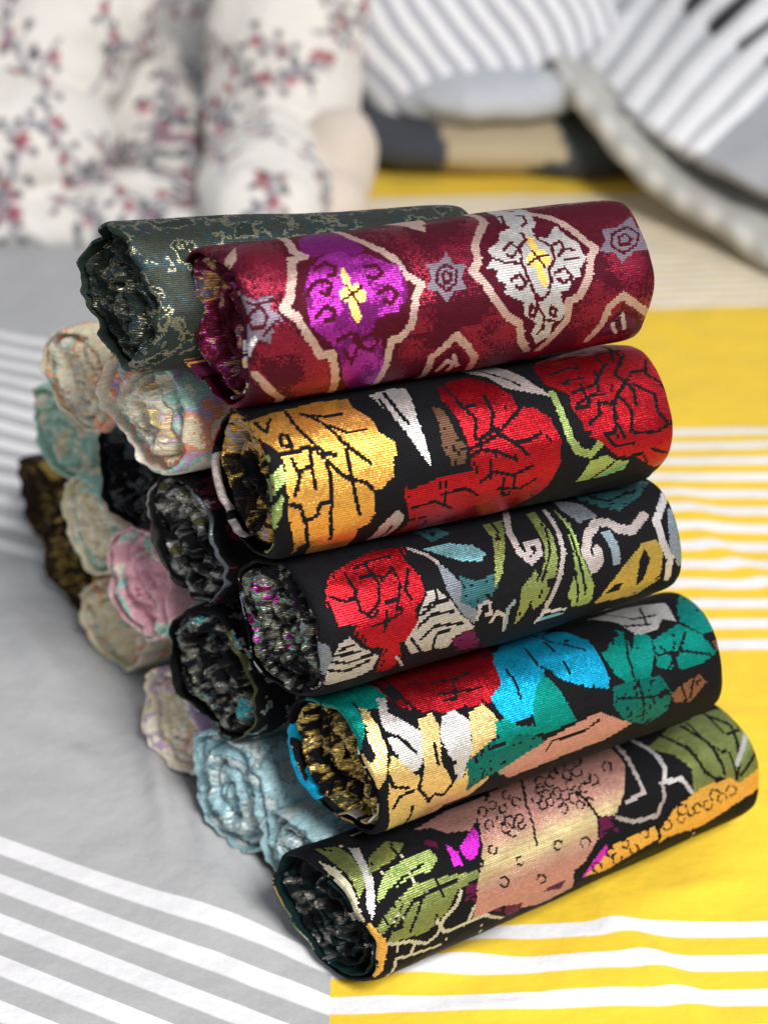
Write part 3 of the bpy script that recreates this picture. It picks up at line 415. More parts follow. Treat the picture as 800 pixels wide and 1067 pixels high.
ROLLS = [
 {'shapes': 'R1', 'base': 'r', 'r': 0.039, 'tap': 0.07, 'seed': 11, 'flat': (0.03, 0.15, 0.012), 'lining': 'm', 'core': [('m', 0.45), ('mx', 0.2), ('r', 0.15), ('q', 0.06), ('c', 0.06), ('G', 0.05), ('s', 0.03)], 'recess': 0.004, 'skew': 0.008, 'turns': 2.6, 'gap': 1.2, 'crum': 0.001, 'label': 'maroon brocade roll with purple and silver medallions on top of the pile', 'edges': [(-1.2, 0.9, 0.004, 0.0005, 0.008, [('m', 0.7), ('w', 0.2), ('G', 0.1)]), (2.7, 4.2, -0.001, 0.003, 0.012, [('m', 0.5), ('n', 0.3), ('G', 0.1), ('q', 0.1)], 0.003)], 'a': (-0.0788, 0.6513, 0.3366), 'b': (0.1205, 0.7301, 0.3366), 'len': 0.2143, 'cols': 285, 'rows': 226},
 {'shapes': 'R2', 'base': 'k', 'r': 0.0395, 'tap': 0.05, 'seed': 12, 'flat': (0.03, 0.2, 0.01), 'lining': 'k', 'core': [('k', 0.45), ('bn', 0.2), ('bk', 0.1), ('Y', 0.1), ('G', 0.1), ('W', 0.05)], 'recess': 0.006, 'turns': 2.4, 'gap': 1.3, 'crum': 0.001, 'skew': 0.002, 'label': 'black brocade roll with one big golden flower, under the maroon medallion roll', 'edges': [(3.0, 4.6, 0.003, 0.002, 0.004, [('W', 0.8), ('k', 0.2)], 0.001), (-0.9, 0.6, 0.004, -0.002, 0.006, [('k', 0.6), ('l', 0.4)])], 'a': (-0.0684, 0.6318, 0.2631), 'b': (0.1337, 0.7136, 0.2631), 'len': 0.218, 'cols': 290, 'rows': 229},
 {'shapes': 'R3', 'base': 'k', 'r': 0.0375, 'tap': 0.05, 'seed': 13, 'flat': (0.03, 0.1, 0.01), 'lining': 'k', 'core': [('k', 0.35), ('kg', 0.25), ('ko', 0.12), ('ks', 0.12), ('kt', 0.05), ('l', 0.05), ('h', 0.03), ('mx', 0.03)], 'recess': 0.004, 'turns': 2.6, 'gap': 1, 'crum': 0.0014, 'label': 'black brocade roll with a red flower and swirling silver and olive leaves', 'edges': [(-1.4, 1.3, 0.002, -0.0005, 0.005, [('k', 0.6), ('ks', 0.2), ('mx', 0.2)])], 'a': (-0.0531, 0.6151, 0.1896), 'b': (0.1459, 0.7104, 0.1896), 'len': 0.2206, 'cols': 294, 'rows': 218},
 {'shapes': 'R4', 'base': 'k', 'r': 0.038, 'tap': 0.06, 'seed': 14, 'flat': (0.03, 0.2, 0.008), 'lining': 'k', 'core': [('k', 0.35), ('bn', 0.15), ('Y', 0.2), ('G2', 0.18), ('ko', 0.12)], 'recess': 0.006, 'turns': 2.6, 'gap': 1.2, 'crum': 0.0014, 'skew': 0.009, 'label': 'brocade roll with bright blue and emerald leaves and pale gold petals', 'edges': [(-1.9, 0.9, 0.004, 0.0, 0.006, [('k', 0.5), ('w', 0.3), ('G2', 0.2)]), (3.0, 4.3, -0.001, 0.001, 0.02, [('b', 1.0)], 0.002)], 'a': (-0.0268, 0.5971, 0.116), 'b': (0.1724, 0.6996, 0.116), 'len': 0.224, 'cols': 298, 'rows': 221},
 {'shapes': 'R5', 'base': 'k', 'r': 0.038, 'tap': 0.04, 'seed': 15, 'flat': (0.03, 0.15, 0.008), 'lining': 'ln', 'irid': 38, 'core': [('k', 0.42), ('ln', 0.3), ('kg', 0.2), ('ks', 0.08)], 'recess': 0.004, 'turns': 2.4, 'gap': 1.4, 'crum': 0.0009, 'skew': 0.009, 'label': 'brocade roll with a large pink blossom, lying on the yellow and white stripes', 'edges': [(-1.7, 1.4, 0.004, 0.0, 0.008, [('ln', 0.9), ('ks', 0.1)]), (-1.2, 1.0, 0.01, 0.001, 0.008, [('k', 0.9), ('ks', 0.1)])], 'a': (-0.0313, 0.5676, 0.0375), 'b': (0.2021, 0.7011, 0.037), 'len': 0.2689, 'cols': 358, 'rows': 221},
 {'r': 0.036, 'seed': 21, 'mottle': [('gg', 0.3), ('gt', 0.28), ('gs', 0.24), ('gd', 0.18)], 'core': [('gd', 0.35), ('gg', 0.35), ('gs', 0.15), ('gt', 0.15)], 'lining': 'gd', 'label': 'grey green brocade roll lying on the top row behind the maroon medallion roll', 'cols': 240, 'rows': 220, 'flat': (0.035, 14.7, 0.02), 'jit': 0.006, 'skew': 0.01, 'skewt': 0.2, 'fray': 0.3, 'crum': 0.0014, 'recess': 0.006, 'bulge': 0.003, 'lump': 0.025, 'right': True, 'ms': (0.09, 0.11), 'a': (-0.1334, 0.6914, 0.3366), 'b': (0.0404, 0.7547, 0.3236), 'len': 0.1855},
 {'r': 0.037, 'seed': 22, 'mottle': [('cw', 0.2), ('ct', 0.3), ('cl', 0.2), ('co', 0.2), ('cr', 0.1)], 'core': [('cr', 0.46), ('cw', 0.25), ('ct', 0.11), ('co', 0.05), ('cl', 0.06), ('cg', 0.07)], 'lining': 'cw', 'label': 'cream brocade roll with teal, lilac and coral flakes beside the golden flower roll', 'cols': 150, 'rows': 160, 'flat': (0.035, 15.399999999999999, 0.02), 'jit': 0.006, 'skew': 0.01, 'skewt': 0.2, 'fray': 0.3, 'crum': 0.0014, 'recess': 0.004, 'bulge': 0.003, 'lump': 0.025, 'right': True, 'pale': 1, 'ms': (0.05, 0.05), 'belt': [('cw', 0.2), ('ct', 0.3), ('cl', 0.2), ('co', 0.2), ('cr', 0.1)], 'a': (-0.1283, 0.7113, 0.2631), 'b': (0.0677, 0.8112, 0.2631), 'len': 0.22},
 {'r': 0.036, 'seed': 23, 'mottle': [('cr', 0.45), ('co', 0.25), ('ct', 0.2), ('cw', 0.1)], 'core': [('cr', 0.46), ('cw', 0.25), ('ct', 0.11), ('co', 0.05), ('cl', 0.06), ('cg', 0.07)], 'lining': 'cr', 'label': 'cream brocade roll with an orange patch, under the end of the grey green roll', 'cols': 150, 'rows': 160, 'flat': (0.035, 16.099999999999998, 0.02), 'jit': 0.006, 'skew': 0.01, 'skewt': 0.2, 'fray': 0.3, 'crum': 0.0014, 'recess': 0.004, 'bulge': 0.003, 'lump': 0.025, 'right': True, 'pale': 1, 'ms': (0.05, 0.05), 'belt': [('cr', 0.45), ('co', 0.25), ('ct', 0.2), ('cw', 0.1)], 'a': (-0.1844, 0.8131, 0.2337), 'b': (-0.0025, 0.9181, 0.2337), 'len': 0.21},
 {'r': 0.04, 'seed': 24, 'mottle': [('k', 0.6), ('mx', 0.3), ('ks', 0.1)], 'core': [('k', 0.38), ('kg', 0.34), ('ks', 0.23), ('ko', 0.05)], 'lining': 'kg', 'label': 'charcoal brocade roll with a frayed silver speckled end, left of the golden flower roll', 'cols': 150, 'rows': 160, 'flat': (0.035, 16.799999999999997, 0.02), 'jit': 0.006, 'skew': 0.01, 'skewt': 0.2, 'fray': 0.3, 'crum': 0.0018, 'recess': 0.004, 'bulge': 0.003, 'lump': 0.025, 'right': True, 'edges': [(-1.5, 1.3, 0.0, 0.001, 0.004, 'a', 0.0008)], 'a': (-0.1094, 0.7011, 0.1896), 'b': (0.0883, 0.7975, 0.1896), 'len': 0.22},
 {'r': 0.037, 'seed': 25, 'mottle': [('k', 0.6), ('gt', 0.25), ('kg', 0.15)], 'core': [('k', 0.6), ('kg', 0.3), ('gt', 0.1)], 'lining': 'k', 'label': 'dark inky brocade roll squeezed in below and between the two cream rolls', 'cols': 150, 'rows': 160, 'flat': (0.035, 17.5, 0.02), 'jit': 0.006, 'skew': 0.01, 'skewt': 0.2, 'fray': 0.3, 'crum': 0.0018, 'recess': 0.004, 'bulge': 0.003, 'lump': 0.025, 'right': True, 'a': (-0.1531, 0.7802, 0.1896), 'b': (0.0429, 0.8801, 0.1896), 'len': 0.22},
 {'r': 0.034, 'seed': 26, 'mottle': [('ct', 0.5), ('cw', 0.3), ('cr', 0.2)], 'core': [('ct', 0.55), ('cw', 0.2), ('cr', 0.2), ('cg', 0.05)], 'lining': 'ct', 'label': 'pale sea green brocade roll at the left edge of the pile', 'cols': 150, 'rows': 160, 'flat': (0.035, 18.2, 0.02), 'jit': 0.006, 'skew': 0.01, 'skewt': 0.2, 'fray': 0.3, 'crum': 0.0014, 'recess': 0.004, 'bulge': 0.003, 'lump': 0.025, 'right': True, 'pale': 1, 'belt': [('ct', 0.5), ('cw', 0.3), ('cr', 0.2)], 'a': (-0.2184, 0.8887, 0.1601), 'b': (-0.0418, 0.9826, 0.1601), 'len': 0.2},
 {'r': 0.041, 'seed': 27, 'mottle': [('k', 0.5), ('ks', 0.14), ('kt', 0.1), ('ko', 0.16), ('kg', 0.1)], 'core': [('k', 0.42), ('kg', 0.26), ('ko', 0.1), ('ks', 0.16), ('kt', 0.06)], 'lining': 'k', 'label': 'black brocade roll flecked with silver and turquoise above the ice blue roll', 'cols': 150, 'rows': 160, 'flat': (0.035, 18.9, 0.02), 'jit': 0.006, 'skew': 0.01, 'skewt': 0.2, 'fray': 0.3, 'crum': 0.0018, 'recess': 0.004, 'bulge': 0.003, 'lump': 0.025, 'right': True, 'edges': [(-1.4, 1.3, 0.0, 0.001, 0.004, 'ko', 0.0008)], 'ms': (0.1, 0.1), 'a': (-0.0975, 0.6772, 0.116), 'b': (0.1163, 0.7862, 0.116), 'len': 0.24},
 {'r': 0.039, 'seed': 28, 'mottle': [('pk', 0.5), ('pw', 0.2), ('cw', 0.15), ('ct', 0.15)], 'core': [('pk', 0.6), ('pd', 0.25), ('pw', 0.15)], 'lining': 'pk', 'label': 'soft pink brocade roll with a crumpled end in the left side of the pile', 'cols': 150, 'rows': 160, 'flat': (0.035, 19.599999999999998, 0.02), 'jit': 0.006, 'skew': 0.01, 'skewt': 0.2, 'fray': 0.3, 'crum': 0.0012, 'recess': 0.004, 'bulge': 0.003, 'lump': 0.025, 'right': True, 'pale': 1, 'belt': [('pk', 0.5), ('pw', 0.2), ('cw', 0.15), ('ct', 0.15)], 'a': (-0.1504, 0.7712, 0.116), 'b': (0.0563, 0.872, 0.116), 'len': 0.23},
 {'r': 0.036, 'seed': 29, 'mottle': [('cr', 0.4), ('cw', 0.3), ('ct', 0.3)], 'core': [('cr', 0.6), ('cw', 0.3), ('cg', 0.1)], 'lining': 'cr', 'label': 'plain cream brocade roll between the dark inky roll and the pink roll', 'cols': 150, 'rows': 160, 'flat': (0.035, 20.299999999999997, 0.02), 'jit': 0.006, 'skew': 0.01, 'skewt': 0.2, 'fray': 0.3, 'crum': 0.0012, 'recess': 0.004, 'bulge': 0.003, 'lump': 0.025, 'right': True, 'pale': 1, 'belt': [('cr', 0.4), ('cw', 0.3), ('ct', 0.3)], 'a': (-0.1959, 0.8451, 0.116), 'b': (0.0001, 0.945, 0.116), 'len': 0.22},
 {'r': 0.038, 'seed': 31, 'mottle': [('bl', 0.5), ('bd', 0.2), ('bw', 0.3)], 'core': [('bl', 0.5), ('bd', 0.2), ('bw', 0.3)], 'lining': 'bl', 'label': 'pale ice blue brocade roll on the grey sheet beside the pink blossom roll', 'cols': 150, 'rows': 160, 'flat': (0.035, 21.7, 0.02), 'jit': 0.006, 'skew': 0.01, 'skewt': 0.2, 'fray': 0.3, 'crum': 0.0014, 'recess': 0.004, 'bulge': 0.003, 'lump': 0.025, 'right': True, 'pale': 1, 'ms': (0.09, 0.12), 'belt': [('bl', 0.5), ('bd', 0.2), ('bw', 0.3)], 'a': (-0.0898, 0.6667, 0.038), 'b': (0.1419, 0.7847, 0.038), 'len': 0.26},
 {'r': 0.029, 'seed': 36, 'mottle': [('bl', 0.45), ('bd', 0.2), ('bw', 0.35)], 'core': [('bl', 0.5), ('bd', 0.2), ('bw', 0.3)], 'lining': 'bl', 'label': 'thin pale ice blue brocade roll mostly hidden behind the pink blossom roll', 'cols': 150, 'rows': 160, 'flat': (0.035, 25.2, 0.02), 'jit': 0.006, 'skew': 0.01, 'skewt': 0.2, 'fray': 0.3, 'crum': 0.0014, 'recess': 0.004, 'bulge': 0.003, 'lump': 0.025, 'right': True, 'pale': 1, 'ms': (0.09, 0.12), 'belt': [('bl', 0.45), ('bd', 0.2), ('bw', 0.35)], 'a': (-0.0516, 0.6194, 0.03), 'b': (0.1712, 0.7329, 0.03), 'len': 0.25},
 {'r': 0.036, 'seed': 32, 'mottle': [('cw', 0.35), ('cl', 0.35), ('cr', 0.3)], 'core': [('cr', 0.46), ('cw', 0.25), ('ct', 0.11), ('co', 0.05), ('cl', 0.06), ('cg', 0.07)], 'lining': 'cw', 'label': 'ivory brocade roll with a lilac band, between the pink and ice blue rolls', 'cols': 150, 'rows': 160, 'flat': (0.035, 22.4, 0.02), 'jit': 0.006, 'skew': 0.01, 'skewt': 0.2, 'fray': 0.3, 'crum': 0.0012, 'recess': 0.004, 'bulge': 0.003, 'lump': 0.025, 'right': True, 'pale': 1, 'ms': (0.03, 0.03), 'belt': [('cw', 0.35), ('cl', 0.35), ('cr', 0.3)], 'a': (-0.1318, 0.733, 0.036), 'b': (0.0839, 0.8382, 0.036), 'len': 0.24},
 {'r': 0.034, 'seed': 33, 'mottle': [('cr', 0.3), ('ct', 0.3), ('co', 0.25), ('cw', 0.15)], 'core': [('cr', 0.6), ('cg', 0.12), ('cw', 0.28)], 'lining': 'cr', 'label': 'ivory brocade roll with teal and orange stripes on its side, below the pink roll', 'cols': 150, 'rows': 160, 'flat': (0.035, 23.099999999999998, 0.02), 'jit': 0.006, 'skew': 0.01, 'skewt': 0.2, 'fray': 0.3, 'crum': 0.0012, 'recess': 0.004, 'bulge': 0.003, 'lump': 0.025, 'right': True, 'pale': 1, 'ms': (0.03, 0.08), 'belt': [('cr', 0.3), ('ct', 0.3), ('co', 0.25), ('cw', 0.15)], 'a': (-0.1881, 0.8419, 0.036), 'b': (0.0276, 0.9471, 0.036), 'len': 0.24},
 {'r': 0.037, 'seed': 34, 'mottle': [('bn', 0.7), ('bg', 0.3)], 'core': [('bn', 0.6), ('bg', 0.22), ('bk', 0.18)], 'lining': 'bn', 'label': 'dark brown brocade roll with gold flecks, on the grey sheet below the cream rolls', 'cols': 150, 'rows': 160, 'flat': (0.035, 23.799999999999997, 0.02), 'jit': 0.006, 'skew': 0.01, 'skewt': 0.2, 'fray': 0.3, 'crum': 0.0018, 'recess': 0.004, 'bulge': 0.003, 'lump': 0.025, 'right': True, 'a': (-0.2303, 0.9173, 0.037), 'b': (-0.0146, 1.0225, 0.037), 'len': 0.24},
 {'r': 0.036, 'seed': 35, 'mottle': [('bn', 0.8), ('bg', 0.2)], 'core': [('bn', 0.72), ('bg', 0.08), ('bk', 0.2)], 'lining': 'bn', 'label': 'dark brown brocade roll almost without gold, farthest left on the bed', 'cols': 150, 'rows': 160, 'flat': (0.035, 24.5, 0.02), 'jit': 0.006, 'skew': 0.01, 'skewt': 0.2, 'fray': 0.3, 'crum': 0.0018, 'recess': 0.004, 'bulge': 0.003, 'lump': 0.025, 'right': True, 'a': (-0.2728, 1.0158, 0.036), 'b': (-0.0571, 1.121, 0.036), 'len': 0.24}
]

IRID = {}
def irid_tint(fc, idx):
    # sheen painted into the colour: pale green bands across the big pink blossom
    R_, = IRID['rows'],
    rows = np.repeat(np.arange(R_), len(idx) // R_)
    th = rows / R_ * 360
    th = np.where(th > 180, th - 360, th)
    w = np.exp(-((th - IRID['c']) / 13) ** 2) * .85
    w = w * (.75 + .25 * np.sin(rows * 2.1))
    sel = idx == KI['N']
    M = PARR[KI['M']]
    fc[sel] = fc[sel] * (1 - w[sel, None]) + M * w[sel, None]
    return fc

TENDRIL = {'R5': [('F', .026, .014)]}
for sp in ROLLS:
    if 'shapes' in sp:
        ras = Raster(sp['rows'], sp['cols'], sp['base'])
        asp = (2 * math.pi * sp['r'] / sp['rows']) / (sp['len'] / sp['cols'])
        draw(ras, SHAPES[sp['shapes']], asp, flip=True, dx=0, dy=sp['rows'] / 2)
        hid = ras.a.copy()
        ras2 = Raster(sp['rows'], sp['cols'], sp['base'])
        draw(ras2, SHAPES[sp['shapes']], asp)
        lo, hi = int(sp['rows'] * .36), int(sp['rows'] * .70)   # the girth that faces away repeats the figure
        ras2.a[lo:hi] = hid[lo:hi]
        a = ras2.a
        # broken woven edges: a few cells swap with a neighbour
        sw = rng.random(a.shape) < .10
        a2 = np.where(sw, np.roll(a, 1, 1), a)
        # the weave breaks into short dark veins inside the big petals and leaves
        Y, X = np.meshgrid(np.arange(sp['rows']), np.arange(sp['cols']), indexing='ij')
        qy, qx = np.floor(Y / 2) * 2, np.floor(X / 2) * 2
        c1 = vnoise(qx * .055, qy * .045, 0 * X, sp['seed'] + 200); c2 = vnoise(qx * .05 + 9, qy * .06, 0 * X, sp['seed'] + 201)
        gate = vnoise(X * .03, Y * .04, 0 * X, sp['seed'] + 202)
        vein = ((np.abs(c1) < .030) & (gate > -.15)) | ((np.abs(c2) < .022) & (gate < .25))
        big_ = np.isin(a2, [KI[q] for q in ('R', 'E', 'e', 'y', 'b')])
        a2 = np.where(vein & big_, KI['k'], a2)
        fl = vnoise(X * .35, Y * .5, 0 * X, sp['seed'] + 203) > .62
        a2 = np.where(fl & np.isin(a2, [KI[q] for q in ('e', 'n', 'B', 'D', 'd')]), KI['k'], a2)
        if sp['shapes'] in TENDRIL:
            ks = TENDRIL[sp['shapes']]
            for q, (key, sc_, wd) in enumerate(ks):
                c3 = fbm(qx * sc_, qy * sc_ * 1.3, 0 * X, sp['seed'] + 210 + q, 2, .35)
                g3 = vnoise(X * .022 + 5 * q, Y * .03, 0 * X, sp['seed'] + 220 + q)
                a2 = np.where((np.abs(c3) < wd) & (g3 > -.05) & (a2 == KI['k']), KI[key], a2)
        if sp['base'] == 'r':
            Y, X = np.meshgrid(np.arange(sp['rows']), np.arange(sp['cols']), indexing='ij')
            n = fbm(X * .045, Y * .06, 0 * X, 5, 2) + .9 * (rng.random(a.shape) - .5)
            a2 = np.where((a2 == KI['r']) & (n < .05), KI['m'], a2)
            n = fbm(X * .1, Y * .1, 0 * X + 3, 6, 2) + .9 * (rng.random(a.shape) - .5)
            a2 = np.where((a2 == KI['q']) & (n < -.15), KI['p'], a2)
        sp['ras'] = a2
    else:
        sp['ras'] = mottle(sp['rows'], sp['cols'], sp['mottle'], sp['seed'], *sp.get('ms', (.06, .09)))
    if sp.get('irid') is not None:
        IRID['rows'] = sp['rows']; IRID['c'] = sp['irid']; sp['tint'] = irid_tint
    sp['mat'] = MBP if sp.get('pale') else MB
    sp['coremat'] = MCOREP if sp.get('pale') else MCORE
    build_roll(sp)

# ------------------------------------------------------------------ bed sheet (the surface everything rests on)
def sheet_material():
    m, N, L, P = new_mat('printed_bed_sheet')
    tc = N.new('ShaderNodeTexCoord'); sx = N.new('ShaderNodeSeparateXYZ'); 
    wv = N.new('ShaderNodeTexNoise'); wv.inputs['Scale'].default_value = 3.0; wv.inputs['Detail'].default_value = 1
    L.new(tc.outputs['Object'], wv.inputs['Vector'])
    wob = vmath(N, L, 'SUBTRACT', wv.outputs['Color'], (.5, .5, .5))
    s = N.new('ShaderNodeVectorMath'); s.operation = 'SCALE'; s.inputs['Scale'].default_value = .003; L.new(wob, s.inputs[0])
    pos = vmath(N, L, 'ADD', tc.outputs['Object'], s.outputs[0])
    L.new(pos, sx.inputs[0])
    X, Y = sx.outputs[0], sx.outputs[1]
    left = math_node(N, L, 'LESS_THAN', X, -.0285)
    tl = math_node(N, L, 'ADD', math_node(N, L, 'MULTIPLY_ADD', Y, .868, .113), math_node(N, L, 'MULTIPLY', X, .40))
    tr = math_node(N, L, 'ADD', math_node(N, L, 'MULTIPLY_ADD', X, -.035, .004), Y)
    mx = N.new('ShaderNodeMix'); mx.data_type = 'FLOAT'
    L.new(left, mx.inputs[0]); L.new(tr, mx.inputs[2]); L.new(tl, mx.inputs[3])
    t = mx.outputs[0]
    def band(top, pitch, duty, lo, hi):
        f = math_node(N, L, 'FRACT', math_node(N, L, 'DIVIDE', math_node(N, L, 'SUBTRACT', top, t), pitch))
        # soft edged print
        mr = N.new('ShaderNodeMapRange'); L.new(f, mr.inputs[0]); mr.inputs[1].default_value = duty + .03; mr.inputs[2].default_value = duty - .03
        b = mr.outputs[0]
        g1 = math_node(N, L, 'GREATER_THAN', t, lo); g2 = math_node(N, L, 'LESS_THAN', t, hi)
        return math_node(N, L, 'MULTIPLY', b, math_node(N, L, 'MULTIPLY', g1, g2))
    w1 = band(.607, .0245, .475, -9., .607)
    w2 = band(1.207, .0274, .46, .864, 1.207)
    w3 = math_node(N, L, 'MULTIPLY', band(1.90, .020, .62, 1.50, 1.90), math_node(N, L, 'SUBTRACT', 1, left))
    w = math_node(N, L, 'MAXIMUM', math_node(N, L, 'MAXIMUM', w1, w2), w3)
    cg = N.new('ShaderNodeMix'); cg.data_type = 'RGBA'; L.new(left, cg.inputs[0])
    cg.inputs[6].default_value = (.80, .54, .035, 1); cg.inputs[7].default_value = (.42, .425, .435, 1)
    cw = N.new('ShaderNodeMix'); cw.data_type = 'RGBA'; L.new(w, cw.inputs[0]); L.new(cg.outputs[2], cw.inputs[6]); cw.inputs[7].default_value = (.76, .76, .78, 1)
    n2 = N.new('ShaderNodeTexNoise'); n2.inputs['Scale'].default_value = 700; n2.inputs['Detail'].default_value = 2
    L.new(tc.outputs['Object'], n2.inputs['Vector'])
    n3 = N.new('ShaderNodeTexNoise'); n3.inputs['Scale'].default_value = 16; n3.inputs['Detail'].default_value = 4
    L.new(tc.outputs['Object'], n3.inputs['Vector'])
    v = math_node(N, L, 'MULTIPLY', math_node(N, L, 'MULTIPLY_ADD', n2.outputs['Fac'], .16, .92), math_node(N, L, 'MULTIPLY_ADD', n3.outputs['Fac'], .10, .95))
    cc = N.new('ShaderNodeCombineColor'); [L.new(v, cc.inputs[i]) for i in range(3)]
    cm = N.new('ShaderNodeMix'); cm.data_type = 'RGBA'; cm.blend_type = 'MULTIPLY'; cm.inputs[0].default_value = 1
    L.new(cw.outputs[2], cm.inputs[6]); L.new(cc.outputs[0], cm.inputs[7]); L.new(cm.outputs[2], P.inputs['Base Color'])
    P.inputs['Roughness'].default_value = .75; P.inputs['Specular IOR Level'].default_value = .25; P.inputs['Sheen Weight'].default_value = .1
    bp = N.new('ShaderNodeBump'); bp.inputs['Strength'].default_value = .5; bp.inputs['Distance'].default_value = .0004
    L.new(n2.outputs['Fac'], bp.inputs['Height'])
    bp2 = N.new('ShaderNodeBump'); bp2.inputs['Strength'].default_value = .7; bp2.inputs['Distance'].default_value = .010
    L.new(n3.outputs['Fac'], bp2.inputs['Height']); L.new(bp.outputs[0], bp2.inputs['Normal'])
    L.new(bp2.outputs[0], P.inputs['Normal'])
    return m

def seg_ridge(X, Y, ax, ay, bx, by, w, h):
    dx, dy = bx - ax, by - ay
    t = np.clip(((X - ax) * dx + (Y - ay) * dy) / (dx * dx + dy * dy), 0, 1)
    d = np.hypot(X - ax - t * dx, Y - ay - t * dy)
    return h * np.exp(-(d / w) ** 2) * np.sin(math.pi * np.clip(t * .9 + .05, 0, 1))

def build_sheet():
    xs = np.concatenate([np.linspace(-1.9, -.6, 60), np.linspace(-.59, .6, 420), np.linspace(.61, 1.9, 60)])
    ys = np.concatenate([np.linspace(-.2, .38, 30), np.linspace(.39, 1.3, 320), np.linspace(1.31, 3.4, 160)])
    X, Y = np.meshgrid(xs, ys, indexing='ij')
    Z = .004 * fbm(X * 5, Y * 5, 0 * X, 3, 2) - .004
    far = np.clip(np.minimum(np.abs(X + .03) / .3, 1), 0, 1)
    Z = Z * .8
    for f in RIDGES: Z = Z + seg_ridge(X, Y, *f)
    # the mattress gives a little under the pile
    dd = np.hypot((X - .07) / 1.0, (Y - .75) / 1.3)
    Z = Z - .004 * np.exp(-(dd / .28) ** 2)
    fw = fbm(X * 22 + .6 * Y * 22, Y * 7 - X * 6, 0 * X, 12, 2)
    Z = Z + .0009 * np.maximum(0, fw) ** 2 * 3
    F = grid_faces(len(xs), len(ys))
    V = np.stack([X, Y, Z], -1).reshape(-1, 3)
    me = mesh_from('bed_sheet', V, F, sheet_material())
    o = obj('bed_sheet', me); o['kind'] = 'structure'
    return o
RIDGES = [(-0.1613, 0.7943, -0.1258, 0.6643, 0.008, 0.009), (-0.1315, 0.7347, -0.0985, 0.6481, 0.006, 0.006), (-0.1094, 0.6983, -0.0487, 0.6098, 0.009, 0.009), (-0.1466, 0.6896, -0.0521, 0.5742, 0.03, 0.006), (-0.2753, 0.9354, -0.1774, 0.7737, 0.05, 0.005), (-0.0103, 0.5608, 0.0744, 0.5917, 0.01, 0.007), (0.0828, 0.5674, 0.1681, 0.5811, 0.03, 0.004), (0.2103, 0.8156, 0.2326, 0.681, 0.04, 0.005), (-0.2315, 1.0198, -0.3424, 1.1694, 0.02, 0.004), (-0.4246, 1.6885, -0.2978, 1.3556, 0.03, 0.005), (0.1289, 0.6024, 0.2231, 0.6643, 0.02, 0.003), (-0.2534, 0.7737, -0.1713, 0.7347, 0.012, 0.003), (0.1429, 0.6247, 0.2243, 0.6441, 0.006, 0.0015), (0.1901, 0.7737, 0.2576, 0.7922, 0.006, 0.0015), (0.0101, 0.5412, 0.1017, 0.5509, 0.006, 0.002)]
build_sheet()

# ------------------------------------------------------------------ soft bedding in the background
def ico(center, radii, rotz=0, tilt=0, roll=0, sub=4):
    import bmesh
    bm = bmesh.new(); bmesh.ops.create_icosphere(bm, subdivisions=sub, radius=1)
    M = Matrix.Translation(center) @ Euler((tilt, roll, rotz)).to_matrix().to_4x4() @ Matrix.Diagonal((*radii, 1))
    bm.transform(M)
    v = [tuple(x.co) for x in bm.verts]; f = [[a.index for a in p.verts] for p in bm.faces]
    bm.free(); return v, f

def lobes_mesh(name, lobes, voxel, smooth_it, wr=(.006, 9), seed=1):
    V, F = [], []
    for lb in lobes:
        v, f = ico(*lb); n = len(V); V += v; F += [[i + n for i in q] for q in f]
    me = bpy.data.meshes.new(name); me.from_pydata(V, [], F)
    o = bpy.data.objects.new(name, me); COL.objects.link(o)
    md = o.modifiers.new('r', 'REMESH'); md.mode = 'VOXEL'; md.voxel_size = voxel
    ms = o.modifiers.new('s', 'SMOOTH'); ms.iterations = smooth_it; ms.factor = .5
    dg = bpy.context.evaluated_depsgraph_get(); dg.update()
    m2 = bpy.data.meshes.new_from_object(o.evaluated_get(dg))
    bpy.data.objects.remove(o)
    n = len(m2.vertices); co = np.zeros(n * 3, np.float32); no = np.zeros(n * 3, np.float32)
    m2.vertices.foreach_get('co', co); m2.vertices.foreach_get('normal', no)
    co = co.reshape(-1, 3).astype(float); no = no.reshape(-1, 3)
    w = fbm(co[:, 0] * wr[1], co[:, 1] * wr[1], co[:, 2] * wr[1], seed, 3)
    dg1 = co[:, 0] * .75 + co[:, 2] * .65
    w2 = 1 - np.abs(vnoise(dg1 * wr[1] * 1.5 + .5 * w, co[:, 1] * wr[1] * .5, (co[:, 2] - co[:, 0]) * wr[1] * .45, seed + 8)) * 2
    co = co + no * (wr[0] * (w + .8 * w2))[:, None]
    m2.vertices.foreach_set('co', co.astype(np.float32).ravel())
    m2.polygons.foreach_set('use_smooth', np.ones(len(m2.polygons), bool))
    m2.name = name; m2.update()
    return m2, co, no

def put_colors(me, cols):
    a = me.attributes.new('col', 'FLOAT_COLOR', 'POINT')
    c = np.ones((len(cols), 4), np.float32); c[:, :3] = cols
    a.data.foreach_set('color', c.ravel())

